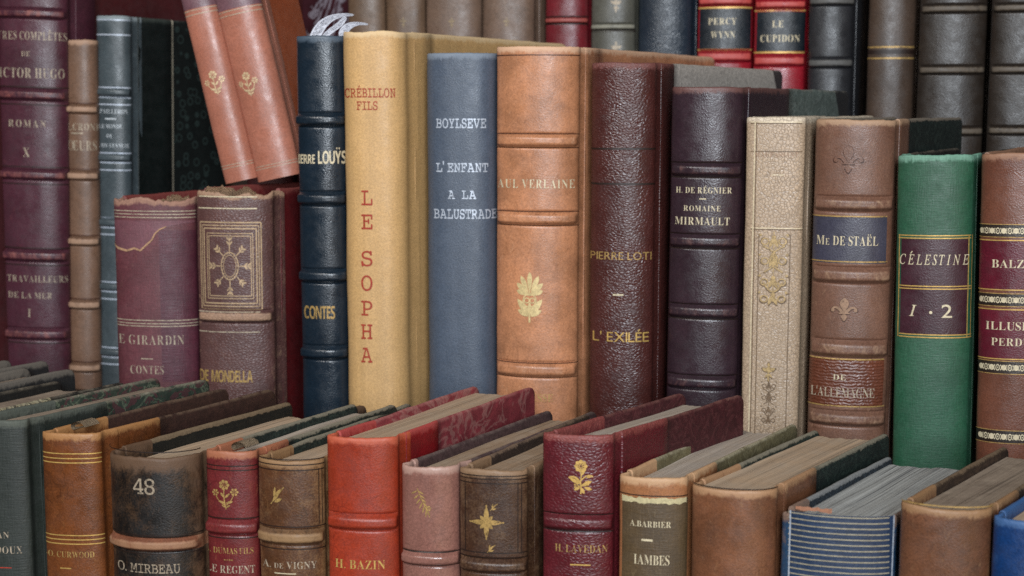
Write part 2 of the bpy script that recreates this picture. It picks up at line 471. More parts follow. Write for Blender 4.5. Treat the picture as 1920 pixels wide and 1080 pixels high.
class Book:
    def __init__(s, name, label, row, x, y, spine, a=None, b=31, xe=None, xeR=None, L=.13, bulge=.2, d=None, dd=0, base=None, lean=0, rag=.0006, p=2.1, q=1.85,
                 bands=(), band_mat=None, bandh=.0021, cover=None, coverL=None, cleath=None, quarter=.022, qx=None, qline=None, page=None, amp=.0003,
                 gap=.005, wearh=.007, headband=False, group=None, joint=.0015, seed=None, wearj=.32, wearb=.75):
        s.seed = len(BOOKS) * 3.7 + 1.3 if seed is None else seed; BOOKS.append(s)
        xl, xr = x; pts, basez = ROW[row]; base = basez if base is None else base
        d = (quad3(xl, pts) if d is None else d) + dd
        a = (4 + 12 * max(0, xl) / 1920) if a is None else a
        a = R(a); b = R(b); s.phi = R(lean)
        TL = unproj(xl, y, d)
        X = Vector((math.cos(a), -math.sin(a), 0))
        s.M3 = Matrix.Rotation(-a, 3, 'Z') @ Matrix.Rotation(s.phi, 3, 'Y')
        Xl = s.M3 @ Vector((1, 0, 0))
        lo, hi = 0, .3
        for _ in range(50):
            m = (lo + hi) / 2
            if project(TL + Xl * m)[0] < xr: lo = m
            else: hi = m
        s.w = w = lo
        s.H = H = (TL.z - base - (w * math.sin(s.phi) if s.phi > 0 else 0)) / math.cos(s.phi)
        s.org = TL - s.M3 @ Vector((-w / 2, 0, H))
        s.sh = b - a; s.D = Vector((math.sin(s.sh), math.cos(s.sh), 0))
        for e, sx in ((xe, -1), (xeR, 1)):
            if e is not None:
                lo, hi = .02, .4
                for _ in range(50):
                    m = (lo + hi) / 2
                    if project(s.wp(Vector((sx * w / 2, 0, H)) + s.D * m))[0] < e: lo = m
                    else: hi = m
                L = max(.06, min(.21, lo))
        s.L = L; s.bulge = bulge * w * (1.3 if bulge < .22 else 1.12); s.amp = amp; s.rag = rag; s.wearj = wearj; s.wearb = wearb; s.wearh = wearh; s.bandh = bandh
        s.root = bpy.data.objects.new(name, None); COL.objects.link(s.root)
        s.root.empty_display_size = .03
        s.root.matrix_world = Matrix.Translation(s.org) @ s.M3.to_4x4()
        s.root['label'] = label; s.root['category'] = 'book'
        s.root['group'] = group or {1: 'books standing in the front row', 2: 'books standing in the middle row', 3: 'books standing in the back row'}[row]
        # spine section: joint, rounded back, joint
        pl = []
        Dx, Dy = s.D.x, s.D.y
        ext = ((.009, .0003), (.0065, .0002), (.004, -joint), (.0018, -joint * .6))
        for v, o in ext: pl.append((-w / 2 - o + Dx * v, Dy * v, -1))
        N = 46
        for i in range(N + 1):
            t = -math.cos(math.pi * i / N); t = .75 * t + .25 * (2 * i / N - 1)
            t = max(-1, min(1, t))
            pl.append((t * w / 2, -s.bulge * (1 - abs(t) ** p) ** (1 / q), t))
        for v, o in reversed(ext): pl.append((w / 2 + o + Dx * v, Dy * v, 1))
        s.pl = pl; arc = [0]
        for i in range(1, len(pl)): arc.append(arc[-1] + math.hypot(pl[i][0] - pl[i - 1][0], pl[i][1] - pl[i - 1][1]))
        mid = min(range(len(pl)), key=lambda i: abs(pl[i][0]) + (0 if pl[i][1] < 0 else 9)); a0 = arc[mid]
        s.arc = [q_ - a0 for q_ in arc]
        s.aL, s.aR = s.arc[len(ext)], s.arc[-1 - len(ext)]
        s.nrm = []
        for i in range(len(pl)):
            A, B = pl[max(0, i - 1)], pl[min(len(pl) - 1, i + 1)]
            tx, ty = B[0] - A[0], B[1] - A[1]; l = math.hypot(tx, ty); s.nrm.append((ty / l, -tx / l))
        s.bands = [(s.zat(by), abs(s.zat(by - bh) - s.zat(by + bh)) / 2) for by, bh in bands]
        s.spine_mat = spine; s.build_spine(spine, band_mat or spine)
        if qx is not None:
            lo, hi = 0, s.L
            for _ in range(40):
                m = (lo + hi) / 2
                if project(s.wp(Vector((w / 2, 0, H)) + s.D * m))[0] < qx: lo = m
                else: hi = m
            quarter = lo
        s.quarter = quarter
        cover = cover(s) if callable(cover) else cover
        coverL = (coverL(s) if callable(coverL) else coverL) or cover
        s.board(-1, coverL, cleath or spine, qline); s.board(1, cover, cleath or spine, qline)
        if page: s.pages(page, gap, headband)

    def wp(s, v): return s.org + s.M3 @ v

    # position on the rounded back
    def sec(s, a):
        A = s.arc; n = len(A)
        a = max(A[0], min(A[-1], a)); lo = 0; hi = n - 1
        while hi - lo > 1:
            m = (lo + hi) // 2
            if A[m] <= a: lo = m
            else: hi = m
        f = (a - A[lo]) / (A[hi] - A[lo]); P, Q = s.pl[lo], s.pl[hi]; n1, n2 = s.nrm[lo], s.nrm[hi]
        nx, ny = n1[0] + (n2[0] - n1[0]) * f, n1[1] + (n2[1] - n1[1]) * f; l = math.hypot(nx, ny)
        return P[0] + (Q[0] - P[0]) * f, P[1] + (Q[1] - P[1]) * f, nx / l, ny / l, P[2] + (Q[2] - P[2]) * f

    def bump(s, z, t):
        h = 0
        for zc, hw in s.bands:
            k = abs(z - zc) / hw
            h += s.bandh * (1 - smooth(.45, 1.0, k)) - .0007 * math.exp(-((k - 1.12) / .10) ** 2)
        return h * (1 - smooth(.86, 1.0, abs(t)))

    def surf(s, a, z, off=0):
        x, y, nx, ny, t = s.sec(a)
        h = s.bump(z, t) + s.amp * noise.noise(Vector((a * 45, z * 26, s.seed))) + s.amp * .4 * noise.noise(Vector((a * 200, z * 110, s.seed))) + off
        return Vector((x + nx * h, y + ny * h, z))

    def uv(s, px, py):
        o = s.M3.transposed() @ (CAM - s.org); d = s.M3.transposed() @ ray(px, py)
        y = -s.bulge
        for _ in range(12):
            k = (y - o.y) / d.y; xx = o.x + d.x * k; t = max(-1, min(1, xx / (s.w / 2)))
            i = min(range(4, len(s.pl) - 4), key=lambda i: abs(s.pl[i][0] - xx)); y = .5 * y + .5 * s.pl[i][1]
        k = (y - o.y) / d.y; xx = o.x + d.x * k; z = o.z + d.z * k
        best = s.arc[4]
        for i in range(4, len(s.pl) - 5):
            if s.pl[i][0] <= xx <= s.pl[i + 1][0]:
                f = (xx - s.pl[i][0]) / max(1e-9, s.pl[i + 1][0] - s.pl[i][0]); best = s.arc[i] + f * (s.arc[i + 1] - s.arc[i])
        if xx > s.w / 2: best = s.aR
        if xx < -s.w / 2: best = s.aL + (xx + s.w / 2)
        return best, z

    def cx(s): return project(s.wp(Vector((0, -s.bulge, s.H))))[0]

    def zat(s, py):
        o = s.M3.transposed() @ (CAM - s.org)
        px = s.cx()
        for _ in range(3):
            d = s.M3.transposed() @ ray(px, py); k = (-s.bulge - o.y) / d.y; z = o.z + d.z * k
            px = project(s.wp(Vector((0, -s.bulge, z))))[0]
        return z

    def px2m(s, py): return abs(s.zat(py - 5) - s.zat(py + 5)) / 10

    def build_spine(s, mat, bmat):
        H = s.H; zs = {0.0}
        z = 0
        while z < H - .008: zs.add(z); z += .006
        for k in (.0075, .005, .003, .0016): zs.add(H - k)
        for zc, hw in s.bands:
            zs = {q for q in zs if abs(q - zc) > hw * 1.5}
            for k in (-1.5, -1.3, -1.2, -1.12, -1.04, -.9, -.75, -.6, -.4, -.2, 0, .2, .4, .6, .75, .9, 1.04, 1.12, 1.2, 1.3, 1.5):
                if 0 < zc + k * hw < H - .001: zs.add(zc + k * hw)
        zs = sorted(zs)
        rows = [(z, 0) for z in zs] + [(H - .0006, -.0001), (H - .0001, -.0006), (H, -.0012), (H - .0004, -.0019), (H - .002, -.0022), (H - .012, -.0022)]
        nb = len(zs); arcs = s.arc
        def bandof(z0, z1):
            zm = (z0 + z1) / 2
            for i, (zc, hw) in enumerate(s.bands):
                if abs(zm - zc) < hw * 1.12: return i
            return -1
        groups = {}
        for r in range(len(rows) - 1):
            g = bandof(rows[r][0], rows[r + 1][0]) if r < nb - 1 else -1
            groups.setdefault(g, []).append(r)
        def jit(a):
            n = noise.noise(Vector((a * 70, s.seed, 2.2))) * .75 + noise.noise(Vector((a * 480, s.seed, 5.2))) * .25 + noise.noise(Vector((a * 1300, s.seed, 8.2))) * .15
            return -s.rag * (.6 + n) if s.rag < .0012 else -s.rag * max(0, .35 + 1.3 * n)
        jits = [jit(a) for a in arcs]
        for g, rs in sorted(groups.items()):
            bm = bmesh.new(); uvl = bm.loops.layers.uv.new('UVMap'); wl = bm.verts.layers.float.new('wear'); cache = {}
            def vert(r, c):
                if (r, c) in cache: return cache[(r, c)]
                z, off = rows[r]; a = arcs[c]
                x, y, nx, ny, t = s.sec(a)
                if r < nb: p = s.surf(a, z)
                else:
                    k = off if abs(t) < 1 else off * .6
                    p = s.surf(a, H - .002, k); p.z = z
                p.z += jits[c] * smooth(H - .012, H - .001, z if r < len(rows) - 1 else H)
                v = bm.verts.new(p)
                wv = smooth(s.wearh, .0, H - z - jits[c] * .3) if r < nb else 1
                wv = max(wv, s.wearj * smooth(.72, 1.0, abs(t)) * (1 if abs(t) < 1 else .9))
                if s.bands: wv = max(wv, s.wearb * max(0, s.bump(z, t) / s.bandh))
                v[wl] = wv; cache[(r, c)] = v
                return v
            for r in rs:
                for c in range(len(arcs) - 1):
                    f = bm.faces.new((vert(r, c), vert(r, c + 1), vert(r + 1, c + 1), vert(r + 1, c)))
                    for lp, (rr, cc) in zip(f.loops, ((r, c), (r, c + 1), (r + 1, c + 1), (r + 1, c))):
                        lp[uvl].uv = (arcs[cc], rows[rr][0] - H + (0 if rr < nb else (rr - nb) * .0006))
            if g < 0: s.spine = link('spine', bm, mat, s.root, 70); s.spine_first = True
            else: link('raised_band', bm, bmat, s.spine, 70)

    def board(s, side, mat, leath, qline):
        """lofted along the depth; rounded head edge and fore-edge corner"""
        H, w, L = s.H, s.w, s.L; bt = .0024; st = [.006, .012]
        q = min(s.quarter, L - .004)
        v = .02
        while v < L - .006:
            if abs(v - q) > .003: st.append(v)
            v += .008
        st += [q - .0002, q + .0002, L - .004, L - .0015, L - .0004, L]
        if qline: st += [q + .0012, q + .0014]
        st = sorted(x for x in st if x <= L)
        bm = bmesh.new(); uvl = bm.loops.layers.uv.new('UVMap'); wl = bm.verts.layers.float.new('wear')
        rings = []
        for v in st:
            drop = .0032 * (1 - math.sqrt(max(0, 1 - (max(0, v - (L - .004)) / .004) ** 2)))
            out = .00025 if v <= q else 0.0
            j = noise.noise(Vector((v * 60, side * 3.1, s.seed))) * .0004 + noise.noise(Vector((v * 260, side * 3.1, s.seed))) * .0002 * (1 + s.rag * 400)
            warp = noise.noise(Vector((v * 16, side, s.seed))) * .0008 * smooth(.01, .05, v)
            top = H - drop + j - .0003
            pr = [(out, 0), (out, top - .03), (out, top - .006), (out, top - .0012), (out - .0004, top - .0003), (out - .0012, top), (-bt + .0005, top - .0003), (-bt, top - .0012), (-bt, top - .012), (-bt, 0)]
            rg = []
            for o, z in pr:
                c = Vector((side * (w / 2 + o - .0001 + warp), 0, z)) + s.D * v
                vt = bm.verts.new(c); vt[wl] = smooth(.006, 0, top - z) * .9; rg.append((vt, v, z - H))
            rings.append(rg)
        for i in range(len(rings) - 1):
            A, B = rings[i], rings[i + 1]; vm = (st[i] + st[i + 1]) / 2
            for k in range(len(A) - 1):
                loop = (A[k], B[k], B[k + 1], A[k + 1])
                f = bm.faces.new([x[0] for x in loop])
                for lp, x in zip(f.loops, loop): lp[uvl].uv = (x[1], x[2])
                f.material_index = 0 if vm < q else (2 if qline and vm < q + .0013 else 1)
        for rg in (rings[0], rings[-1]):
            f = bm.faces.new([x[0] for x in rg]); f.material_index = 0 if rg is rings[0] else 1
            for lp, x in zip(f.loops, rg): lp[uvl].uv = (x[1], x[2])
        bmesh.ops.recalc_face_normals(bm, faces=bm.faces)
        link('cover', bm, [leath, mat or leath] + ([qline] if qline else []), s.root, 50)

    def pages(s, mat, gap, headband):
        H, w, L = s.H, s.w, s.L; top = H - gap; hx = w / 2 - .0027; nu = 22; nv = 14
        bm = bmesh.new(); uvl = bm.loops.layers.uv.new('UVMap')
        def pt(i, j, z):
            t = -1 + 2 * i / nu; u = t * hx
            y0 = -s.bulge * .92 * (1 - abs(t) ** 2.4) ** (1 / 1.7) + .0028
            v0 = y0; v1 = L - .0035 - .35 * s.bulge * (1 - t * t)
            f = j / nv; v = v0 + (v1 - v0) * f
            x = u + s.D.x * max(0, v); yy = v * s.D.y if v > 0 else v
            zz = z + (noise.noise(Vector((u * 420, v * 12, s.seed))) * .0006 + noise.noise(Vector((u * 90, v * 20, s.seed + 3))) * .0007 if z > 0 else 0)
            return Vector((x, yy, zz)), u, v
        tv = [[None] * (nv + 1) for _ in range(nu + 1)]; info = {}
        for i in range(nu + 1):
            for j in range(nv + 1):
                p, u, v = pt(i, j, top); vt = bm.verts.new(p); tv[i][j] = vt; info[vt] = (u, v)
        def face(vs):
            f = bm.faces.new(vs)
            for lp in f.loops: lp[uvl].uv = info[lp.vert]
        for i in range(nu):
            for j in range(nv): face((tv[i][j], tv[i + 1][j], tv[i + 1][j + 1], tv[i][j + 1]))
        per = [tv[i][0] for i in range(nu + 1)] + [tv[nu][j] for j in range(1, nv + 1)] + [tv[i][nv] for i in range(nu - 1, -1, -1)] + [tv[0][j] for j in range(nv - 1, 0, -1)]
        low = []
        for vt in per:
            nv_ = bm.verts.new((vt.co.x, vt.co.y, .003)); info[nv_] = info[vt]; low.append(nv_)
        for k in range(len(per)):
            k2 = (k + 1) % len(per); face((per[k2], per[k], low[k], low[k2]))
        bmesh.ops.recalc_face_normals(bm, faces=bm.faces)
        s.block = link('page_block', bm, mat, s.root, 40)
        if headband:
            hb = bmesh.new(); ul = hb.loops.layers.uv.new('UVMap'); rr = .0011; rg = []
            for i in range(21):
                t = -.93 + 1.86 * i / 20
                c = Vector((t * hx, -s.bulge * .92 * (1 - abs(t) ** 2.4) ** (1 / 1.7) + .0026, top + .0006))
                rg.append([hb.verts.new(c + Vector((0, rr * math.cos(k * math.pi / 3), rr * math.sin(k * math.pi / 3)))) for k in range(6)])
            for i in range(20):
                for k in range(6): hb.faces.new((rg[i][k], rg[i + 1][k], rg[i + 1][(k + 1) % 6], rg[i][(k + 1) % 6]))
            bmesh.ops.recalc_face_normals(hb, faces=hb.faces)
            for f in hb.faces:
                for lp in f.loops: lp[ul].uv = (lp.vert.co.x, lp.vert.co.z)
            link('headband', hb, HEADB, s.block, 60)

    def fringe(s, f0, f1, h, mat, name='torn_fibres'):
        """ragged lining standing up inside the head"""
        bm = bmesh.new(); uvl = bm.loops.layers.uv.new('UVMap'); n = 140; rows = []
        for i in range(n + 1):
            a = s.aL + (s.aR - s.aL) * (f0 + (f1 - f0) * i / n)
            k = max(0, .55 + .8 * noise.noise(Vector((a * 90, s.seed, 9.1))) + .28 * noise.noise(Vector((a * 420, s.seed, 4.1))) + .12 * noise.noise(Vector((a * 1500, s.seed, 7.1)))) * smooth(0, .12, i / n) * smooth(1, .88, i / n)
            rows.append([bm.verts.new(s.surf(a, s.H - .010 + (.010 - s.rag + h * k) * q, -.0012 - .0016 * q * q + .0008 * noise.noise(Vector((a * 300, q * 3, s.seed))))) for q in (0, .4, .75, 1)])
        for i in range(n):
            for q in range(3):
                f = bm.faces.new((rows[i][q], rows[i + 1][q], rows[i + 1][q + 1], rows[i][q + 1]))
                for lp in f.loops: lp[uvl].uv = (lp.vert.co.x, lp.vert.co.z)
        bmesh.ops.solidify(bm, geom=list(bm.faces), thickness=.0006)
        return link(name, bm, mat, s.spine, 60)

    # flat pieces in (arc, z) metres wrapped on the back
    def wrap(s, name, pieces, mat, off=.00016, cut=.0012):
        bm = bmesh.new(); lay = bm.verts.layers.float.new('lay')
        for i, (vs, fs) in enumerate(pieces):
            bv = [bm.verts.new((x, y, 0)) for x, y in vs]
            for v in bv: v[lay] = (i % 40) * 3e-6
            for f in fs:
                try: bm.faces.new([bv[k] for k in f])
                except ValueError: pass
        bmesh.ops.triangulate(bm, faces=[f for f in bm.faces if len(f.verts) > 4])
        xs = [v.co.x for v in bm.verts]
        if not xs: bm.free(); return
        x = math.floor(min(xs) / cut) * cut
        while x < max(xs):
            bmesh.ops.bisect_plane(bm, geom=list(bm.verts) + list(bm.edges) + list(bm.faces), plane_co=(x, 0, 0), plane_no=(1, 0, 0), dist=1e-7); x += cut
        dead = [f for f in bm.faces if not (s.aL - .001 <= f.calc_center_median().x <= s.aR + .001)]
        bmesh.ops.delete(bm, geom=dead, context='FACES')
        uvl = bm.loops.layers.uv.new('UVMap')
        for f in bm.faces:
            for lp in f.loops: lp[uvl].uv = (lp.vert.co.x, lp.vert.co.y - s.H)
        for v in bm.verts: v.co = s.surf(v.co.x, v.co.y, off + v[lay])
        bm.normal_update()
        if not len(bm.faces): bm.free(); return
        return link(name, bm, mat, s.spine, 60)

    def text(s, string, style, x0, x1, yc, h, mat, track=.2, off=.00022):
        pcs, wd = lay_text(string, style, track)
        zc = s.zat(yc); hh = h * s.px2m(yc); n0 = 4; m0 = len(s.pl) - 5
        tab = [(project(s.wp(s.surf(s.arc[i], zc)))[0], s.arc[i]) for i in range(n0, m0 + 1)]
        def arc_of(px):
            if px <= tab[0][0]: return s.aL - .01
            if px >= tab[-1][0]: return s.aR + .01
            for (p, a), (p2, a2) in zip(tab, tab[1:]):
                if p <= px <= p2: return a + (a2 - a) * (px - p) / max(1e-6, p2 - p)
            return s.aR + .01
        out = []
        for vs, fs in pcs:                       # whole letters that would run past the joint are dropped or squeezed by the roundness
            v2 = [(arc_of(x0 + (x1 - x0) * x / wd), zc + (y - .5) * hh) for x, y in vs]
            if min(v[0] for v in v2) < s.aL - .005: v2 = [(max(a, s.aL + .0002), z) for a, z in v2] if max(v[0] for v in v2) > s.aL + .0012 else None
            if v2: out.append((v2, fs))
        s.wrap('lettering', out, mat, off)
        return s

    def vtext(s, string, style, xc, ys, h, mat, wpx):
        """letters stacked one under another"""
        out = []
        for ch, yc in zip(string, ys):
            pcs, wd = lay_text(ch, style); zc = s.zat(yc); hh = h * s.px2m(yc); a0, _ = s.uv(xc - wpx / 2, yc); a1, _ = s.uv(xc + wpx / 2, yc)
            out += [([(a0 + x * (a1 - a0) / wd, zc + (y - .5) * hh) for x, y in vs], fs) for vs, fs in pcs]
        s.wrap('lettering', out, mat, .00022)
        return s

    def lines(s, ys, th, mat, x0=None, x1=None, name='gilt_line', off=.00014):
        """fillets across the back at the given heights"""
        out = []
        for y in ys:
            zc = s.zat(y); hh = th * s.px2m(y) / 2
            a0 = s.aL + .0006 if x0 is None else s.uv(x0, y)[0]; a1 = s.aR - .0006 if x1 is None else s.uv(x1, y)[0]
            n = max(2, int((a1 - a0) / .0012)); vs = []
            for i in range(n + 1):
                a = a0 + (a1 - a0) * i / n; wob = noise.noise(Vector((a * 300, zc * 50, s.seed))) * hh * .25
                vs += [(a, zc - hh + wob), (a, zc + hh + wob)]
            s.wrap(name, [(vs, [(2 * i, 2 * i + 2, 2 * i + 3, 2 * i + 1) for i in range(n)])], mat, off)
        return s

    def vlines(s, xs, y0, y1, th, mat, name='gilt_line', off=.00018):
        out = []
        for x in xs:
            z0, z1 = s.zat(y1), s.zat(y0); a, _ = s.uv(x, (y0 + y1) / 2); hh = th * s.px2m((y0 + y1) / 2) / 2; n = max(2, int((z1 - z0) / .003))
            vs = []
            for i in range(n + 1): vs += [(a - hh, z0 + (z1 - z0) * i / n), (a + hh, z0 + (z1 - z0) * i / n)]
            s.wrap(name, [(vs, [(2 * i, 2 * i + 1, 2 * i + 3, 2 * i + 2) for i in range(n)])], mat, off + .00002)
        return s

    def patch(s, x0, x1, y0, y1, mat, name='title_label', off=.0001, rag=0):
        z0, z1 = s.zat(y1), s.zat(y0); ym = (y0 + y1) / 2
        a0 = s.aL + .0003 if x0 is None else s.uv(x0, ym)[0]; a1 = s.aR - .0003 if x1 is None else s.uv(x1, ym)[0]
        nx = max(4, int((a1 - a0) / .0011)); nz = max(2, int((z1 - z0) / .004)); vs = []; fs = []
        for j in range(nz + 1):
            for i in range(nx + 1):
                a = a0 + (a1 - a0) * i / nx; z = z0 + (z1 - z0) * j / nz
                if rag and j in (0, nz): z += noise.noise(Vector((a * 500, j, s.seed))) * rag
                vs.append((a, z))
        for j in range(nz):
            for i in range(nx):
                k = j * (nx + 1) + i; fs.append((k, k + 1, k + nx + 2, k + nx + 1))
        s.wrap(name, [(vs, fs)], mat, off, 1.0)
        return s

    def orn(s, design, xc, yc, h, mat, wx=1.0, rot=0, name='ornament', off=.00018):
        a, _ = s.uv(xc, yc); zc = s.zat(yc); k = h * s.px2m(yc); c, sn = math.cos(R(rot)), math.sin(R(rot))
        s.wrap(name, [([(a + (x * c - y * sn) * k * wx, zc + (x * sn + y * c) * k) for x, y in vs], fs) for vs, fs in design], mat, off)
        return s

    def part(s, name, bm, mat, parent=None): return link(name, bm, mat, parent or s.root, 50)


# ---------------------------------------------------------------- the stall: two shelf steps and a dark back
def slab(name, c, sz, mat, label):
    bm = bmesh.new(); bmesh.ops.create_cube(bm, size=1, matrix=Matrix.Translation(c) @ Matrix.Diagonal((*sz, 1)))
    bmesh.ops.bevel(bm, geom=list(bm.edges), offset=.002, segments=2, affect='EDGES')
    o = link(name, bm, mat, None, 40); o['kind'] = 'structure'; o['label'] = label
WOOD = wood('dark_shelf_wood', '3a2a20')
slab('lower_shelf', (0, .66, -.0105), (2.2, .62, .02), WOOD, 'dark wooden shelf board under the front row of books')
slab('upper_shelf', (0, 1.13, .1445), (2.2, .66, .02), WOOD, 'dark raised wooden shelf board under the two rear rows of books')
slab('back_panel', (0, 1.47, .42), (2.2, .02, .9), WOOD, 'dark wooden panel closing the shelf behind the books')

P_GREY = pages('dusty_grey_page_edges', 'b0a498'); P_TAN = pages('tan_page_edges', 'b3987c', None, .4); P_DARK = pages('soot_dark_page_edges', '7c6c5e', '3a3028', .3); P_BRN = pages('brown_page_edges', '957a60', None, .4); P_PALE = pages('pale_page_edges', 'a4a4a0', '4c4c50', 1.0)
BLACKP = boardpaper('black_board_paper', '10100f', '2a2a26', '6d6456', 90, .3, .35)
DKGREEN = boardpaper('black_green_board_paper', '14201d', '3a4a40', '8a8270', 110, .5, .62)

# ---- back row
def hugo(name, label, x, y, **k): return Book(name, label, 3, x, y, M_HUGO, **k)
M_HUGO = leather('plum_leather', '4a2530', '9a5a50', '2a141c', rough=.42, scuff=.12)
M_MAR = leather('maroon_cloth', '4a1a1c', grain='cloth', rough=.6)
Book('antique_book', 'dark red spine sliver at the very edge of the photo beside the plum book', 3, (-165, -60), -70, M_MAR, a=2, cover=M_MAR, page=P_DARK, bands=[(480, 8)])
b = Book('antique_book', 'tall plum leather book numbered X with five raised bands', 3, (-4, 128), -75, M_HUGO, a=2, lean=1.9, bands=[(25, 9), (178, 10), (328, 9), (480, 10), (627, 10)], cover=M_MAR, page=P_DARK, bulge=.16, wearb=.5, L=.15)
b.text('ŒUVRES COMPLÈTES', 'bold', -34, 125, 67, 15, PALEW).text('DE', 'bold', 40, 56, 101, 9, PALEW).text('VICTOR HUGO', 'bold', -15, 121, 137, 18, PALEW)
b.text('ROMAN', 'serif', 16, 86, 232, 13, PALEW, .35).text('X', 'serif', 43, 56, 286, 17, PALEW).text('LES TRAVAILLEURS', 'bold', -16, 127, 523, 12, PALEW).text('DE LA MER', 'bold', 16, 98, 554, 11, PALEW, .2).text('I', 'serif', 52, 58, 587, 15, PALEW)
b.lines([196, 345, 497, 163, 313, 465, 643], 2, DARKL, name='blind_line')
M_TAUPE = leather('taupe_leather', '735644', 'b08c72', '4a3424', rough=.5, scuff=.2)
b = Book('antique_book', 'narrow faded brown book between the plum and slate blue books', 3, (124, 183), 73, M_TAUPE, a=3, lean=1.4, dd=-.01, bands=[(205, 8), (330, 8), (453, 8), (572, 8), (690, 8)], cover=M_TAUPE, page=P_BRN, bulge=.3, rag=.0011, L=.13)
b.text('LCRONI', 'bold', 127, 184, 238, 13, PALEW).lines([250], 2.5, PALEW, 134, 156).text('MŒURS', 'bold', 112, 181, 273, 18, PALEW).lines([193, 317, 441, 560, 678], 1.6, BROWNL, name='blind_line')
M_SLATE = leather('slate_blue_leather', '424b4f', '858f92', '20282c', rough=.42, scuff=.18)
LINEN = leather('pale_inlay_strip', 'a09784', rough=.7)
EYES = boardpaper('black_patterned_paper', '0c1211', '18211f', '4a4a44', 60, .4, .2, rings='2f3d3a')
SIDE = leather('black_green_leather', '121a19', '3a403a', rough=.5, scuff=.1)
b = Book('antique_book', 'slate blue book with pale double lines and black patterned side', 3, (182, 245), 28, M_SLATE, a=3, lean=1.5, dd=-.012, bands=[(173, 8), (296, 8), (418, 8), (538, 8), (661, 8)], cover=EYES, cleath=SIDE, qx=322, qline=LINEN, page=P_DARK, bulge=.22, xeR=425, wearb=.3, rag=.0008)
b.lines([37, 65, 164, 183, 196, 287, 305, 319, 408, 427, 440, 529, 547, 561, 652, 670, 683], 2.4, SILV)
SILC = tooling('clear_silver_leaf', 'c8ced2', .1, .45, .05)
b.text('E.PAILLERON', 'bold', 180, 239, 209, 8, SILC).lines([223], 2.5, SILC, 197, 218).text('LE MONDE', 'bold', 186, 229, 237, 7.5, SILC).text('OU', 'bold', 200, 212, 255, 7, SILC).text('L\'ON S\'ENNUIE', 'bold', 184, 242, 273, 7.5, SILC)

M_MARB = boardpaper('maroon_marbled_paper', '4a2028', 'b0a4ae', '5a4a4a', 17, .95, .1, vw=.05)
b = Book('antique_book', 'maroon marbled board book behind the leaning salmon pair', 3, (455, 545), -30, M_MAR, a=4, dd=.03, cover=M_MARB, quarter=.012, page=P_DARK, xeR=680)
SPECK = tooling('rubbed_speck', '9c8666', .1, .5, .75)
M_BB = leather('umber_leather', '6b5340', 'a08468', '3a2a1e', rough=.48, scuff=.25)
M_BB2 = leather('ash_brown_leather', '70594a', 'a8927c', '403024', rough=.48, scuff=.25)
lab = ['umber brown book just above the dark blue and yellow books', 'umber book with a rubbed speck, second of the plain brown four', 'umber book with a paler flank, third of the plain brown four', 'widest taupe brown book beside the dark red banded one']
for (x0, x1), m, l in zip(((652, 722), (724, 797), (799, 903), (905, 1003)), (M_BB, M_BB, M_BB2, M_BB2), lab):
    b = Book('antique_book', l, 3, (x0, x1), -60, m, a=6, cover=m, page=P_BRN, bulge=.16, L=.12)
    if x0 > 700: b.orn(d_trefoil(), (x0 + x1) / 2 - 4, 42, 20, SPECK)
M_RED = leather('oxblood_leather', '6e1c24', 'a04a40', '3a1014', rough=.4, scuff=.1)
b = Book('antique_book', 'dark red book with one dark tooled band beside taupe book', 3, (1024, 1104), -60, M_RED, a=8, cover=M_RED, page=P_BRN, bulge=.2, bands=[(38, 6)], L=.12)
b.lines([31, 45], 2.2, DARKL, name='blind_line')
M_GG = leather('grey_olive_leather', '55534a', '8c8878', '33322c', rough=.45, scuff=.15)
b = Book('antique_book', 'grey olive book with pale floral stamps and one band', 3, (1110, 1193), -60, M_GG, a=8, cover=M_GG, page=P_BRN, bulge=.18, bands=[(50, 6)], L=.12)
b.orn(d_trefoil(), 1155, 8, 30, PALEW).orn(d_trefoil(), 1155, 92, 30, PALEW).lines([58], 3, DARKL, name='blind_line')
M_BBK = leather('blue_black_morocco', '242e3a', '4c5864', '12181f', 'pebble', rough=.42, scuff=.06)
b = Book('antique_book', 'plain blue black pebbled leather book without any lettering', 3, (1199, 1300), -60, M_BBK, a=8, cover=M_BBK, page=P_BRN, bulge=.2, L=.12)
M_CRIM = leather('crimson_leather', '8f1a26', 'c05048', '4a0c12', rough=.36, scuff=.06)
M_NAVY = leather('navy_label_leather', '161d24', '4a545c', '10181f', rough=.42, scuff=.08)
b = Book('antique_book', 'crimson book with dark label, next to the blue black pebbled book', 3, (1310, 1413), -60, M_CRIM, a=8, cover=M_CRIM, page=P_GREY, bulge=.15, bands=[(2, 8), (106, 10)], L=.12, group='crimson books with dark labels in the back row')
b.patch(1312, 1408, 16, 91, M_NAVY).lines([14, 93], 3.2, GOLD).text('PERCY', 'bold', 1328, 1381, 40, 12, PALE).text('WYNN', 'bold', 1333, 1378, 65, 12, PALE)
b = Book('antique_book', 'crimson book with dark label, next to the charcoal grey book', 3, (1417, 1513), -60, M_CRIM, a=9, cover=M_CRIM, page=P_GREY, bulge=.15, bands=[(8, 8), (114, 10)], L=.12, group='crimson books with dark labels in the back row')
b.patch(1419, 1510, 22, 96, M_NAVY).lines([19, 98], 3.2, GOLD).text('LE', 'bold', 1448, 1469, 45, 12, PALE).text('CUPIDON', 'bold', 1426, 1499, 72, 13, PALE)
M_CHAR = leather('charcoal_leather', '27272a', '5a5854', '1c1c1e', rough=.42, scuff=.12)
b = Book('antique_book', 'charcoal grey banded book beside the crimson pair', 3, (1520, 1603), -60, M_CHAR, a=9, cover=M_CHAR, page=P_GREY, bulge=.2, bands=[(2, 8), (118, 9)], L=.12)
M_BR3 = leather('dull_brown_leather', '45362c', '74604e', '2c221c', rough=.45, scuff=.18)
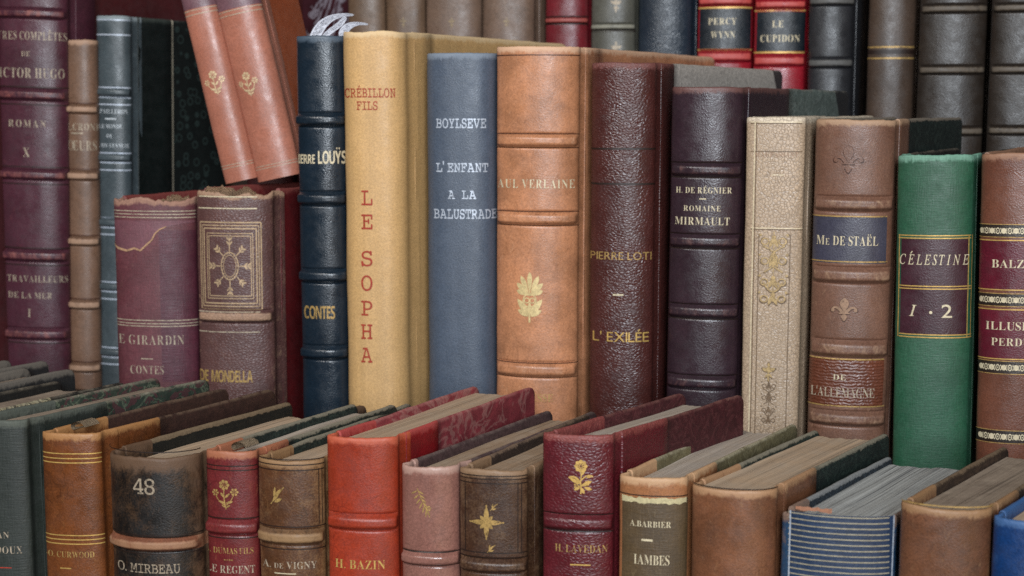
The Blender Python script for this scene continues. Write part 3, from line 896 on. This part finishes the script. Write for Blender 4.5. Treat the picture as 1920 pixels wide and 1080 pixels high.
b = Book('antique_book', 'narrow dull brown book crossed by two thin pale lines', 3, (1632, 1720), -60, M_BR3, a=10, cover=M_BR3, page=P_GREY, bulge=.2, L=.12)
b.lines([88, 109], 3, GOLDW).lines([97], 8, DARKL, name='blind_line')
M_SEP = leather('sepia_black_leather', '2c241e', '5e5244', '16110d', rough=.43, scuff=.14)
G_ = 'sepia black banded books in the back row'
b = Book('antique_book', 'broad sepia black banded book next to narrow brown one', 3, (1728, 1855), -60, M_SEP, a=11, cover=M_SEP, page=P_GREY, bulge=.15, bands=[(16, 8), (131, 8), (246, 8)], L=.11, group=G_)
b = Book('antique_book', 'sepia black banded book above the chestnut book, cut by the photo edge', 3, (1863, 1990), -60, M_SEP, a=11, cover=M_SEP, page=P_GREY, bulge=.15, bands=[(14, 8), (130, 8), (245, 8)], L=.11, group=G_)

# ---- middle row
M_GIR = leather('faded_purple_cloth', '64343a', 'a8806a', '402024', 'cloth', rough=.6, scuff=.2, wk=1.2)
M_GIRD = leather('deep_purple_cloth', '552633', '8a5a50', '381822', 'cloth', rough=.55, scuff=.12)
M_OX = leather('dark_oxblood_board', '5c191c', '7a3a34', '200a0c', rough=.45)
GIR = b = Book('antique_book', 'torn purple cloth book lettered CONTES below pale triple lines', 2, (214, 367), 366, M_GIR, cleath=M_OX, a=2, lean=.4, cover=M_OX, page=P_DARK, bulge=.16, rag=.0045, L=.115, gap=.009)
b.patch(301, None, 432, 716, M_GIRD, 'cloth_layer', .0001).lines([396, 402, 408, 601, 607, 612], 1.8, PALEW)
b.text('DE GIRARDIN', 'serif', 209, 345, 638, 17, PALEW).lines([673], 2, PALEW, 265, 287).text('CONTES', 'serif', 245, 307, 694, 15, PALEW)
FAD = leather('faded_mauve_cloth', '74474f', 'a8806a', '503038', 'cloth', rough=.6, scuff=.2)
tear = ((216, 456), (222, 467), (238, 471), (252, 466), (263, 470), (276, 458), (285, 450), (291, 438), (300, 430), (312, 425), (340, 420), (365, 418))
fv = []
for x, y in tear: a_ = b.uv(x, 440)[0]; fv += [(a_, b.zat(y)), (a_, b.zat(414))]
b.wrap('faded_layer', [(fv, [(2 * i, 2 * i + 2, 2 * i + 3, 2 * i + 1) for i in range(len(tear) - 1)])], FAD, .0001)
b.wrap('torn_edge', [stroke([(b.uv(x, 460)[0], b.zat(y)) for x, y in ((214, 455), (222, 467), (238, 471), (252, 466), (263, 470), (276, 458), (285, 450), (291, 438), (300, 430), (312, 425))], .0014, .4)], TEAR, .0003)
M_MON = leather('purple_brown_morocco', '5c3d39', 'b08c70', '3c2226', 'pebble', rough=.5, scuff=.2, wk=1.15)
MEDL = tooling('dull_gold_stamp', 'b89c7a', .2, .45, .35)
MON = b = Book('antique_book', 'worn purple brown book stamped with medallion inside square frames', 2, (369, 512), 352, M_MON, cleath=M_OX, a=2, lean=.4, cover=M_OX, page=P_DARK, bulge=.13, gap=.008, rag=.004, bands=[(594, 11)], L=.12, wearj=.35)
FIB = leather('torn_leather_fibres', '94765a', 'b89a7c', '5a4230', rough=.85, mottle=.8)
b.fringe(.03, .97, .007, FIB); GIR.fringe(.55, .98, .007, FIB)
b.orn(d_medal(), 431, 499, 163, MEDL, .9).lines([369, 391], 2, PALE, 373, 482).lines([585, 623], 2, PALEW, 373, 488)
b.text('ADE MONDELLA', 'sansb', 364, 474, 706, 22, GOLDW, .06)
M_LOU = leather('midnight_blue_leather', '18242f', '4a5866', '0b1218', rough=.34, scuff=.05, mottle=.4, stain=.2)
b = Book('antique_book', 'midnight blue banded book lettered CONTES beside the yellow book', 2, (556, 645), 67, M_LOU, a=5, lean=0, bands=[(225, 12), (373, 12), (518, 12), (662, 12)], cover=M_LOU, page=P_GREY, bulge=.2, L=.15, wearb=.25, bandh=.0026)
b.text('Pierre LOUŸS', 'sansb', 550, 648, 295, 24, PALE, .05).text('CONTES', 'sansb', 571, 628, 586, 24, GOLDW, .05)
M_SOP = leather('yellow_kraft_cover', 'cea36c', 'dcbf94', 'b0824c', 'smooth', rough=.55, scuff=.08, mottle=.12, stain=.1, bumpk=.5, streak=.22)
b = Book('antique_book', 'tall yellow ochre book with stacked red letters LE SOPHA', 2, (645, 764), 59, M_SOP, wearj=0, a=6, lean=0, cover=M_SOP, page=P_TAN, bulge=.3, p=2.8, q=1.9, xeR=1064, joint=.0001, rag=.001)
b.text('CRÉBILLON', 'mono', 647, 741, 174, 17, REDI, .12).text('FILS', 'mono', 669, 708, 198, 16, REDI, .12).vtext('LESOPHA', 'mono', 688, (371, 416, 485, 531, 578, 622, 666), 28, REDI, 21)
M_BOY = leather('steel_blue_cloth', '4c5665', '7b8592', '2a3648', 'smooth', rough=.5, scuff=.04, mottle=.2, stain=.15, streak=.2)
b = Book('antique_book', 'smooth steel blue cloth book with four lines of silver lettering', 2, (801, 931), 99, M_BOY, wearj=0, a=7, cover=M_BOY, page=P_GREY, bulge=.26, p=3, q=2.0, L=.14, joint=.0004)
b.text('BOYLSEVE', 'monob', 818, 911, 231, 18, SILV, .1).text("L' ENFANT", 'monob', 818, 915, 314, 17, SILV, .08).text('A', 'monob', 840, 853, 365, 16, SILV).text('LA', 'monob', 866, 893, 365, 16, SILV, .1).text('BALUSTRADE', 'monob', 814, 931, 401, 18, SILV, .08)
M_VER = leather('honey_tan_calf', 'b67c58', 'd4ac8c', '6e4026', 'smooth', rough=.42, scuff=.22, mottle=.75, stain=.3, bumpk=.7, streak=.12)
PALG = tooling('pale_gold_leaf', 'dcc48e', .2, .42, .2)
b = Book('antique_book', 'honey tan calf book with large gold palmette flower', 2, (932, 1088), 87, M_VER, a=8, lean=.15, bands=[(264, 12), (410, 12), (694, 13)], cover=M_VER, page=P_TAN, bulge=.17, xeR=1340, wearb=.35)
b.lines([103], 2, BROWNL, name='blind_line').text('PAUL VERLAINE', 'bold', 922, 1077, 345, 16, PALE, .22).orn(d_palmette(), 993, 557, 96, PALG, 1).text('SAGESSE', 'bold', 960, 1037, 746, 14, GOLDW, .15)
b.lines([251, 277, 397, 423, 681, 708], 1.6, BROWNL, name='blind_line')
M_LOT = leather('aubergine_morocco', '4c2622', '7a4a44', '220e10', 'pebble', rough=.38, scuff=.04, bumpk=1.2)
PAP_L = lambda s: boardpaper('grey_silk_paper', 'b8aea4', 'c4bcb0', '8d8578', 150, .25, .2, corner=(s.L, .018, '2b2226'))
b = Book('antique_book', 'aubergine pebbled leather book with plain gold capitals and dash', 2, (1110, 1231), 117, M_LOT, a=9, cover=PAP_L, qx=1264, page=P_GREY, bulge=.18, xeR=1468)
b.lines([279, 345], 3.5, DARKL, name='blind_line').text('PIERRE LOTI', 'sans', 1108, 1221, 480, 14.5, GOLDW, .14).lines([553], 3.5, PALE, 1149, 1169).text("L' EXILÉE", 'sans', 1112, 1216, 632, 18, GOLD, .1)
M_REG = leather('dark_damson_leather', '33232a', '6a4640', '191014', rough=.36, scuff=.05, mottle=.4)
PAP_R = lambda s: boardpaper('green_grey_marbled_paper', '5c6660', '8d9690', '8d8578', 60, .5, .15, corner=(s.L, .026, '1d1a1e'))
b = Book('antique_book', 'dark damson banded book with small pale capitals on spine', 2, (1261, 1396), 162, M_REG, lean=.3, a=10, bands=[(319, 12), (453, 12), (585, 12), (718, 12)], cover=PAP_R, qx=1480, page=P_GREY, bulge=.17, xeR=1592, wearb=.45)
b.text('H. DE RÉGNIER', 'bold', 1268, 1372, 357, 11, PALE, .2).lines([373], 2.2, PALE, 1311, 1324).text('ROMAINE', 'bold', 1282, 1351, 391, 10, PALE, .25).text('MIRMAULT', 'bold', 1266, 1368, 415, 14, PALE, .16)
b.lines([305, 333, 439, 467, 571, 599, 704], 2, DARKL, name='blind_line')
M_CRE = leather('ivory_crackled_leather', 'b69e84', 'd8c8b0', '6a5644', 'crackle', rough=.42, scuff=.1, mottle=.3, stain=.2)
CRG = tooling('cream_gilt', 'b89c6c', .2, .4, .55)
b = Book('antique_book', 'ivory crackle leather book with embossed scrollwork', 2, (1401, 1511), 218, M_CRE, a=11, cover=M_CRE, page=P_GREY, bulge=.10, p=3.2, q=2.4, L=.12, joint=.0004)
CRL = tooling('cream_ridge_line', 'd8c6a6', .1, .4, .1); CRD = tooling('cream_groove', '6b543c', 0, .5, .25)
b.lines([229, 428], 2, CRL, 1408, 1504).lines([231.5, 284, 430.5], 1.6, CRD, 1408, 1504, name='blind_line').vlines([1408, 1503], 229, 1000, 2.2, CRL).vlines([1411, 1506], 229, 1000, 1.6, CRD, name='blind_line').vlines([1475, 1417], 440, 1000, 1.6, CRD, name='blind_line').lines([328], 1.8, CRL, 1447, 1470)
b.orn(d_scroll(), 1450, 501, 134, CRD, 1.15).orn(d_scroll(), 1450, 500, 131, CRG, 1.1, off=.0003).orn(d_trefoil(), 1441, 698, 40, CRD).orn(d_trefoil(), 1441, 697, 34, CRG, off=.0003).orn(d_scroll(), 1441, 752, 78, CRD, 1.0)
b.text('MAUPASSANT', 'bold', 1415, 1497, 290, 9, EMB, .15)
M_STA = leather('walnut_brown_calf', '735141', 'b08e70', '4a2e20', 'fine', rough=.46, scuff=.28, mottle=.4)
M_LABN = leather('grey_navy_label', '3b3a48', '77747a', '24232c', rough=.45, scuff=.12)
M_LABR = leather('russet_ribbed_label', '6a3a28', '94664c', '40200f', 'ribbed', rough=.42, scuff=.12)
PAP_S = boardpaper('shredded_black_green_paper', '16211e', '3c4a42', '86796a', 90, .5, .7)
b = Book('antique_book', 'walnut brown book with grey navy label and embossed fleurs', 2, (1531, 1681), 221, M_STA, lean=.15, a=12, bands=[(383, 13), (517, 14), (655, 15), (786, 13)], cover=PAP_S, qx=1706, page=P_DARK, bulge=.18, xeR=1806, rag=.0011, wearb=.45)
b.patch(None, 1662, 406, 494, M_LABN).lines([406, 491], 2.4, GOLDW, None, 1663, off=.0003).text('Me DE STAËL', 'bold', 1532, 1646, 452, 17, PALE, .15, off=.0004)
b.orn(d_fleur(), 1591, 299, 57, BROWNL, 1.05).orn(d_fleur(), 1591, 298, 53, M_STA, 1.02, off=.0007).orn(d_fleur(), 1583, 581, 48, BROWNL, 1.1).orn(d_fleur(), 1583, 580, 45, EMB, 1.08, off=.0006)  # brown fleurs, larger and shifted, paint a shaded edge under the embossed ones
b.patch(None, 1656, 674, 762, M_LABR).lines([674, 762], 2.2, GOLDW, None, 1657, off=.0003).text('DE', 'bold', 1562, 1586, 708, 10, PALE, off=.0004).text("L'ALLEMAGNE", 'bold', 1521, 1639, 737, 17, PALEW, .08, off=.0004)
M_GRN = leather('bottle_green_cloth', '28563e', '7aa690', '123524', 'cloth', rough=.55, scuff=.07, mottle=.3)
M_PLM = leather('plum_title_label', '3c1c26', '6a4446', '241016', rough=.45, scuff=.1)
b = Book('antique_book', 'green cloth book with a plum label in gold frame', 2, (1684, 1828), 288, M_GRN, lean=-.9, a=13, cover=BLACKP, quarter=.016, page=P_DARK, bulge=.16, L=.115, rag=.001)
b.patch(1689, 1813, 449, 628, M_PLM).lines([442, 447, 537, 542, 628, 633], 2, GOLD, 1686, 1820, off=.0003).vlines([1686, 1814, 1820], 441, 634, 2, GOLD, off=.0003)
b.text('CÉLESTINE', 'ital', 1688, 1816, 487, 19, PALE, .3, off=.0004).text('I', 'ital', 1705, 1719, 583, 21, PALE, off=.0004).orn([disc(0, 0, .5)], 1745, 586, 6, PALE, off=.0004).text('2', 'ital', 1765, 1785, 583, 25, PALE, off=.0004)
M_BAL = leather('chestnut_calf', '6a4030', '9a7258', '3a2016', rough=.4, scuff=.14)
M_BLAB = leather('burgundy_label', '5c1626', '8a4a48', '380c16', rough=.4, scuff=.08)
M_STRIP = leather('black_brown_strip', '271c16', '4a3a2e', '140e0a', rough=.45)
b = Book('antique_book', 'chestnut book with burgundy labels and gold chain borders', 2, (1841, 1985), 285, M_BAL, lean=-1.2, a=14, cover=M_BAL, page=P_DARK, bulge=.18, L=.11, rag=.0011)
for y in (433, 563, 690, 820): b.patch(None, None, y - 11, y + 11, M_STRIP, 'tooled_strip').orn(d_chain(13), 1905, y, 15, PALE, .62, off=.0003).lines([y - 12, y + 12], 1.4, GOLDW, off=.0003)
b.patch(None, None, 450, 546, M_BLAB).patch(None, None, 580, 676, M_BLAB).lines([451, 544, 581, 674], 2, GOLD, off=.0003)
b.text('BALZAC', 'bold', 1860, 1952, 495, 15, PALE, .12, off=.0004).text('ILLUSIONS', 'bold', 1849, 1968, 612, 15, PALE, .12, off=.0004).text('PERDUES', 'bold', 1859, 1957, 642, 14, PALE, .14, off=.0004)

# ---- the leaning pair resting on the two torn books
PALG2 = tooling('dusty_gold_leaf', 'ceb48c', .1, .5, .35)
M_SAL = leather('salmon_calf', 'a86a56', 'c89c8c', '84503f', 'smooth', rough=.40, scuff=.14, mottle=.3, stain=.2, bumpk=.6)
M_SALT = leather('mauve_top_panel', '6d4c52', '94706a', '45303a', rough=.42, scuff=.12)
M_ORG = leather('orange_board_cover', 'b4562c', 'c8805c', '8a3c1e', 'smooth', rough=.5, scuff=.06, mottle=.25, bumpk=.5)
zb = unproj(470, 341, .84).z
for (x0, x1), sx, l in (((326, 387), 0, 'leaning salmon calf book nearer the slate blue book'), ((390, 472), 62, 'leaning salmon calf book with bright orange cover beside the midnight blue book')):
    b = Book('antique_book', l, 2, (x0, x1), -60 + (3 if sx else 0), M_SAL, d=.835, a=4, base=zb - (.0 if sx else .001), lean=-12.3, b=13, cover=M_ORG, cleath=M_SAL, quarter=.012, page=P_TAN, bulge=.22, xeR=538 if sx else 450, joint=.0006, group='leaning salmon books')
    cx_ = 402 + sx; pb = b
    z1 = b.H + .001; b.patch(None, None, -58, 14, M_SALT, 'top_panel')
    b.lines([17, 25], 1.6, PALEW).lines([307, 312], 1.2, PALEW)
    b.orn(d_spray(), cx_ + 1, 155, 46, PALG2, 1.0)

# white curled strips
def strip(name, pts, label):
    """pts: pixel x, pixel y, width in metres; a thin bent strip with its own thickness"""
    bm = bmesh.new(); n = len(pts); cs = [unproj(x, y, .80 + .0035 * i) for i, (x, y, _) in enumerate(pts)]; vs = []
    for i in range(n):
        t = (cs[min(n - 1, i + 1)] - cs[max(0, i - 1)]).normalized(); side = t.cross(Vector((.1, -.9, .4))).normalized() * pts[i][2] / 2
        vs.append((bm.verts.new(cs[i] - side), bm.verts.new(cs[i] + side)))
    for i in range(n - 1): bm.faces.new((vs[i][0], vs[i + 1][0], vs[i + 1][1], vs[i][1]))
    bmesh.ops.solidify(bm, geom=list(bm.faces), thickness=.0008); bmesh.ops.recalc_face_normals(bm, faces=bm.faces)
    o = link(name, bm, WHT, None, 60); md = o.modifiers.new('round', 'SUBSURF'); md.levels = md.render_levels = 2
    o.data.uv_layers.new(name='UVMap')
    o['label'] = label; o['category'] = 'paper strip'; o['group'] = 'white curled strips above the dark blue book'
wt = NT('white_glazed_strip'); wt.b.inputs['Base Color'].default_value = (*lin('d0d2dc'), 1); wt.b.inputs['Roughness'].default_value = .4; WHT = wt.m
strip('curled_strip', [(585, 82, .0060), (594, 60, .0068), (605, 44, .0062), (622, 32, .0042), (645, 27, .0022), (665, 28, .0016)], 'longest white curled strip arching over the dark blue book')
strip('curled_strip', [(602, 76, .0030), (616, 60, .0036), (632, 50, .0038), (643, 40, .0034), (648, 30, .0028)], 'thin white strip rising diagonally under the longest curl')
strip('curled_strip', [(640, 72, .0050), (645, 56, .0060), (655, 47, .0048), (672, 43, .0018), (692, 46, .0016)], 'short white curled strip nearest the yellow book')

# ---- front row
def band(b, ys): b.lines(ys, 2, DARKL, name='blind_line')
M_FAR = leather('black_cloth', '16181a', '45423e', '0a0a0b', 'cloth', rough=.6)
M_FARW = leather('black_worn_board', '1c1c1d', '6a6258', '0c0c0c', rough=.7, scuff=.3, wk=1.1)
INSET = boardpaper('multicolour_marbled_paper', '8a7e62', 'd0c8a4', '9a927c', 130, .9, .2, speck='1c1a1c')
Book('antique_book', 'black covered book farthest along the shelf, only cover tips showing', 1, (-420, -330), 752, M_FARW, a=6, d=.655, xeR=92, cover=M_FARW, page=P_DARK, group='black covered books behind the green one')
Book('antique_book', 'black covered book, second set of cover tips from the plum spine', 1, (-320, -215), 758, M_FARW, a=6, d=.65, xeR=140, cover=M_FARW, page=P_DARK, group='black covered books behind the green one')
Book('antique_book', 'black book with colourful marbled side strip beside the dark green book', 1, (-205, -62), 776, M_FAR, a=6, d=.64, xeR=236, cover=BLACKP, cleath=INSET, qx=97, page=P_DARK, group='black covered books behind the green one')
M_DKG = leather('dark_green_cloth', '262c27', '565a50', '161e1b', 'cloth', rough=.6, scuff=.14)
GRMARB = boardpaper('green_marbled_paper', '2e382f', '6a735e', '948a78', 46, .7, .3, speck='4a2e30')
b = Book('antique_book', 'dark green cloth book with green marbled boards', 1, (-62, 52), 782, M_DKG, a=7, b=32, xeR=392, cover=GRMARB, cleath=M_DKG, qx=202, page=P_DARK, bulge=.12)
b.text('AN', 'serif', -6, 17, 1003, 12, PALEW).text('DOUX', 'serif', -8, 42, 1031, 13, PALEW).lines([1064], 2, REDI, -20, 22)
M_CUR = leather('tawny_brown_calf', '6c3c1e', 'a87848', '381c0c', 'fine', rough=.40, scuff=.2, mottle=.9, stain=.45)
BRPAP = boardpaper('brown_board_paper', '35201a', '4a3026', '7a6450', 80, .4, .2)
b = Book('antique_book', 'tawny brown calf book with two sets of gold triple lines', 1, (79, 190), 806, M_CUR, a=5, b=32, xeR=517, cover=BRPAP, coverL=BRPAP, qx=300, page=P_BRN, gap=.011, bulge=.14, L=.125, headband=True)
b.lines([851, 860, 868, 1004, 1012, 1020], 2, GOLD).text('J.-O. CURWOOD', 'bold', 78, 177, 1040, 11, GOLDW, .12).lines([1066], 2.2, GOLD, 113, 134)
CUR = b
M_48 = leather('black_worn_brown_leather', '15110f', '5f4530', '0a0808', 'fine', rough=.5, scuff=.3, mottle=.6, wk=1.0, rub=.65)
DULL = tooling('dull_rubbed_leaf', 'a3937e', .1, .5, .5)
M_48B = leather('rubbed_tan_band', '7a4a34', '9a7254', '40241a', rough=.5, scuff=.3)
RAGB = boardpaper('ragged_black_board_paper', '12130f', '2e2c24', '806c54', 70, .3, 1.05)
b = Book('antique_book', 'broad black rubbed leather book numbered 48', 1, (209, 378), 840, M_48, a=10, xe=540, cover=M_48, coverL=RAGB, band_mat=M_48B, bands=[(1022, 11)], page=P_TAN, bulge=.27, rag=.0011, headband=True, wearj=.6, wearh=.013, gap=.008)
b.text('48', 'mono', 250, 290, 913, 27, DULL, .06).text('O. MIRBEAU', 'mono', 222, 338, 1066, 17, DULL, .08); band(b, [848, 1004, 1038])
M_DUM = leather('rose_red_leather', '6a2425', 'a86a4a', '3c1014', rough=.42, scuff=.22, wk=1.15)
b = Book('antique_book', 'slim red book with gold flower spray between black and brown books', 1, (387, 483), 838, M_DUM, wearb=.3, a=7, b=29, xe=660, cover=DKGREEN, coverL=DKGREEN, bands=[(990, 13)], page=P_GREY, bulge=.18, rag=.0011, headband=True)
b.orn(d_spray(), 422, 928, 56, GOLDW, 1.05).text('A. DUMAS FILS', 'bold', 386, 475, 1033, 11, GOLDW, .1).lines([1050], 2, GOLDW, 420, 437).text('LE REGENT', 'bold', 388, 478, 1068, 14, PALEW, .12); band(b, [874, 882, 972, 1009]); DUM = b
M_VIG = leather('rubbed_umber_leather', '55341e', '8f6c48', '24180f', 'fine', rough=.48, scuff=.25, mottle=.6, wk=1.0, rub=.75)
M_VIGB = leather('rubbed_ochre_band', '6a4c32', '94734e', '3a2818', rough=.5, scuff=.3)
b = Book('antique_book', 'rubbed umber book with ochre band and dark blind frame', 1, (485, 609), 852, M_VIG, a=7, b=27, xe=765, cover=M_VIG, coverL=DKGREEN, band_mat=M_VIGB, bands=[(1008, 13)], page=P_TAN, bulge=.2, rag=.0008, headband=True, wearj=.5)
band(b, [862, 872, 882, 988, 1030]); b.vlines([598, 604], 880, 985, 1.6, DARKL, name='blind_line').orn(d_flourish(), 520, 930, 42, GOLDW, .8).text('A. de VIGNY', 'bold', 494, 594, 1060, 13, PALEW, .14).lines([1076], 2, PALE, 515, 555)
M_BAZ = leather('vermilion_leather', '97351f', 'bb5a3e', '5e1812', 'smooth', rough=.42, scuff=.12, mottle=.4, stain=.4, bumpk=.7)
M_CRED = leather('deep_red_leather', '8a1a1e', 'b04a44', '5a0e12', rough=.45, scuff=.08)
REDM = boardpaper('red_marbled_paper', '86343a', 'b08278', 'a87068', 30, .5, .15, vw=.05)
b = Book('antique_book', 'vermilion leather book with red marbled boards', 1, (614, 747), 812, M_BAZ, a=5, b=29, xeR=1003, cover=REDM, cleath=M_CRED, qx=822, bands=[(980, 14)], page=P_TAN, bulge=.14, gap=.004, rag=.0008, wearb=.3)
b.text('H. BAZIN', 'bold', 629, 722, 1059, 16, GOLD, .14)
M_PNK = leather('dusty_rose_leather', '8a5f54', 'b08e80', '5a3c34', 'smooth', rough=.30, scuff=.12, mottle=.3, stain=.25, bumpk=.5)
MAUVB = boardpaper('mauve_brown_board', '453232', '5e4a48', '7a6a62', 80, .4, .2)
b = Book('antique_book', 'glossy dusty rose book with a fine gold sprig', 1, (754, 862), 866, M_PNK, a=6, b=31, xe=1027, cover=MAUVB, coverL=MAUVB, cleath=M_PNK, quarter=.008, page=P_BRN, bulge=.22, bands=[(1049, 12)], rag=.001, wearb=.15, wearj=.1)
b.orn(d_sprig(), 795, 943, 56, GOLDW, 1.0, 8); band(b, [1036, 1061])
M_STR = leather('black_brown_stamped_leather', '42291b', '8a6c50', '1a130f', 'fine', rough=.46, scuff=.2, wk=1.0, rub=.4)
DKB = boardpaper('dark_brown_board', '2c211c', '4a3a30', '786250', 70, .4, .5)
b = Book('antique_book', 'black brown book stamped with gold four pointed star', 1, (863, 990), 872, M_STR, a=8, b=29, xe=1105, cover=DKB, coverL=DKB, page=P_BRN, bulge=.15, rag=.0011, headband=True, bands=[(1062, 12)], wearb=.3)
b.orn(d_star(), 912, 980, 62, GOLDW, 1.0).orn(d_flourish(), 926, 951, 17, GOLDW).orn(d_flourish(), 921, 1029, 19, GOLDW); band(b, [893, 899, 907, 1037, 1046]); b.vlines([971, 978], 905, 1038, 1.8, DARKL, name='blind_line').vlines([873], 905, 1038, 1.8, DARKL, name='blind_line')
M_LAV = leather('burgundy_morocco', '5c1b22', '8a463f', '300c11', 'pebble', rough=.42, scuff=.08)
MARPAP = boardpaper('burgundy_marbled_board', '451a1e', '6a3a3a', '80564c', 60, .5, .3)
b = Book('antique_book', 'burgundy pebbled leather book with gold lily stem', 1, (1019, 1152), 808, M_LAV, a=8, b=39, xeR=1396, cover=MARPAP, coverL=MARPAP, qx=1250, bands=[(981, 14)], page=P_GREY, gap=.006, bulge=.12, wearb=.15)
b.orn(d_lily(), 1089, 895, 62, GOLD, 1.0).text('H. LAVEDAN', 'serif', 1041, 1139, 1029, 14, GOLDW, .14).lines([1059], 2.6, GOLD, 1069, 1107); band(b, [965, 997])
M_BAR = leather('buff_brown_calf', '9a6642', 'c09a74', '6a4028', 'smooth', rough=.4, scuff=.12, mottle=.3, stain=.2, bumpk=.6)
M_OLV = leather('olive_brown_label', '594730', '8a7654', '33291a', 'cloth', rough=.55, scuff=.3)
OLVP = boardpaper('olive_board_paper', '6a6044', '8a8264', 'a0967c', 70, .5, .45)
M_TORN = leather('torn_cream_paper', 'b8ac84', 'cfc5a0', '8a7c58', rough=.8)
b = Book('antique_book', 'buff calf book with an olive label under a torn cream edge', 1, (1163, 1290), 885, M_BAR, a=11, b=33, xe=1385, cover=OLVP, coverL=OLVP, quarter=.028, page=P_GREY, bulge=.16, rag=.0008)
b.patch(1166, 1288, 936, 1300, M_OLV, rag=.001).patch(1168, 1286, 934, 944, M_TORN, 'torn_paper_edge', .0003, rag=.0012).text('A.BARBIER', 'bold', 1182, 1258, 983, 11, PALE, .12, off=.0004).lines([1013], 4, PALE, 1203, 1224, off=.0004).text('IAMBES', 'bold', 1189, 1255, 1050, 18, PALE, .1, off=.0004); band(b, [930])
M_BRW = leather('cinnamon_brown_calf', '744a32', 'ac8460', '44281a', 'smooth', rough=.42, scuff=.22, mottle=.8, stain=.4, bumpk=.7)
b = Book('antique_book', 'plain cinnamon brown book with black green boards', 1, (1299, 1458), 902, M_BRW, a=13, b=36, xeR=1667, cover=DKGREEN, qx=1530, page=P_TAN, bulge=.2, rag=.0008, gap=.003)
band(b, [917])
M_STB = leather('navy_striped_cloth', '1d3250', '5a6878', '101822', 'cloth', rough=.55, scuff=.2)
STRP = tooling('dull_silver_stripe', '9d9682', .15, .45, .2)
M_STBT = leather('blue_cloth', '20405e', '8a6a50', '12283c', 'cloth', rough=.55, scuff=.4, wk=1.3)
NAVP = boardpaper('torn_blue_black_paper', '18222a', '3a4650', '8a8a88', 60, .5, .7)
PEACH = leather('torn_peach_lining', '9a6a50', 'b88a6a', '6a4432', rough=.8)
b = Book('antique_book', 'navy cloth book ruled with many silver stripes', 1, (1467, 1682), 953, M_STBT, a=12, b=36, xe=1662, cover=M_STBT, coverL=NAVP, quarter=.02, page=P_PALE, bulge=.13, rag=.003, gap=.0045)
b.patch(1476, 1668, 967, 1400, M_STB, 'striped_panel').lines([970 + 10.4 * i for i in range(22)], 2.4, STRP, 1478, 1667, off=.0003).vlines([1477, 1668], 966, 1400, 3, SILV, off=.0003)
b.patch(1492, 1560, 955, 963, PEACH, 'torn_lining', .0002, rag=.0008); STB = b
M_TAN = leather('sienna_brown_calf', '65412d', '98734f', '3a2418', 'smooth', rough=.42, scuff=.3, mottle=.85, stain=.45, bumpk=.8)
SEPB = boardpaper('sepia_worn_board', '33251c', '54402f', '77624c', 60, .5, .5)
b = Book('antique_book', 'sienna brown book with a pale crease line near its head', 1, (1690, 1862), 937, M_TAN, a=13, b=38, xe=1882, cover=SEPB, coverL=SEPB, quarter=.03, page=P_DARK, bulge=.17, rag=.0011)
b.lines([950], 2.6, GOLDW)
M_BLU = leather('cobalt_blue_cloth', '103464', '3a5f8e', '081c40', 'fine', rough=.45, scuff=.25, mottle=.5)
b = Book('antique_book', 'cobalt blue book at the corner of the photo', 1, (1864, 2010), 962, M_BLU, a=14, b=38, L=.11, cover=M_BLU, page=P_TAN, bulge=.2, rag=.0011)

# curled scraps at the heads of two front books
def scrap(b, u, v, mat, sz, lab):
    bm = bmesh.new(); n = 9; vs = []; uvl = bm.loops.layers.uv.new('UVMap')
    for i in range(n):
        a = i / (n - 1) * 4.0; r = sz * (.45 - .03 * i)
        vs.append([bm.verts.new(Vector((u, v, b.H - .004)) + Vector((r * math.cos(a) + .2 * sz * k, sz * .5 * k + noise.noise((i, k, 2)) * .001, r * math.sin(a) * .8 + .3 * sz))) for k in (-1, 0, 1)])
    for i in range(n - 1):
        for k in range(2):
            f = bm.faces.new((vs[i][k], vs[i + 1][k], vs[i + 1][k + 1], vs[i][k + 1]))
            for lp in f.loops: lp[uvl].uv = (lp.vert.co.x, lp.vert.co.y)
    bmesh.ops.solidify(bm, geom=list(bm.faces), thickness=.0005)
    o = b.part('paper_scrap', bm, mat); o['label'] = lab
SCR = leather('dusty_paper_scrap', 'a08c72', 'b8a890', '6a5a48', rough=.85)
scrap(CUR, -.001, .016, SCR, .009, 'curled pale paper scrap tucked in the head')
scrap(DUM, .002, .010, SCR, .009, 'curled grey paper scrap at the head')
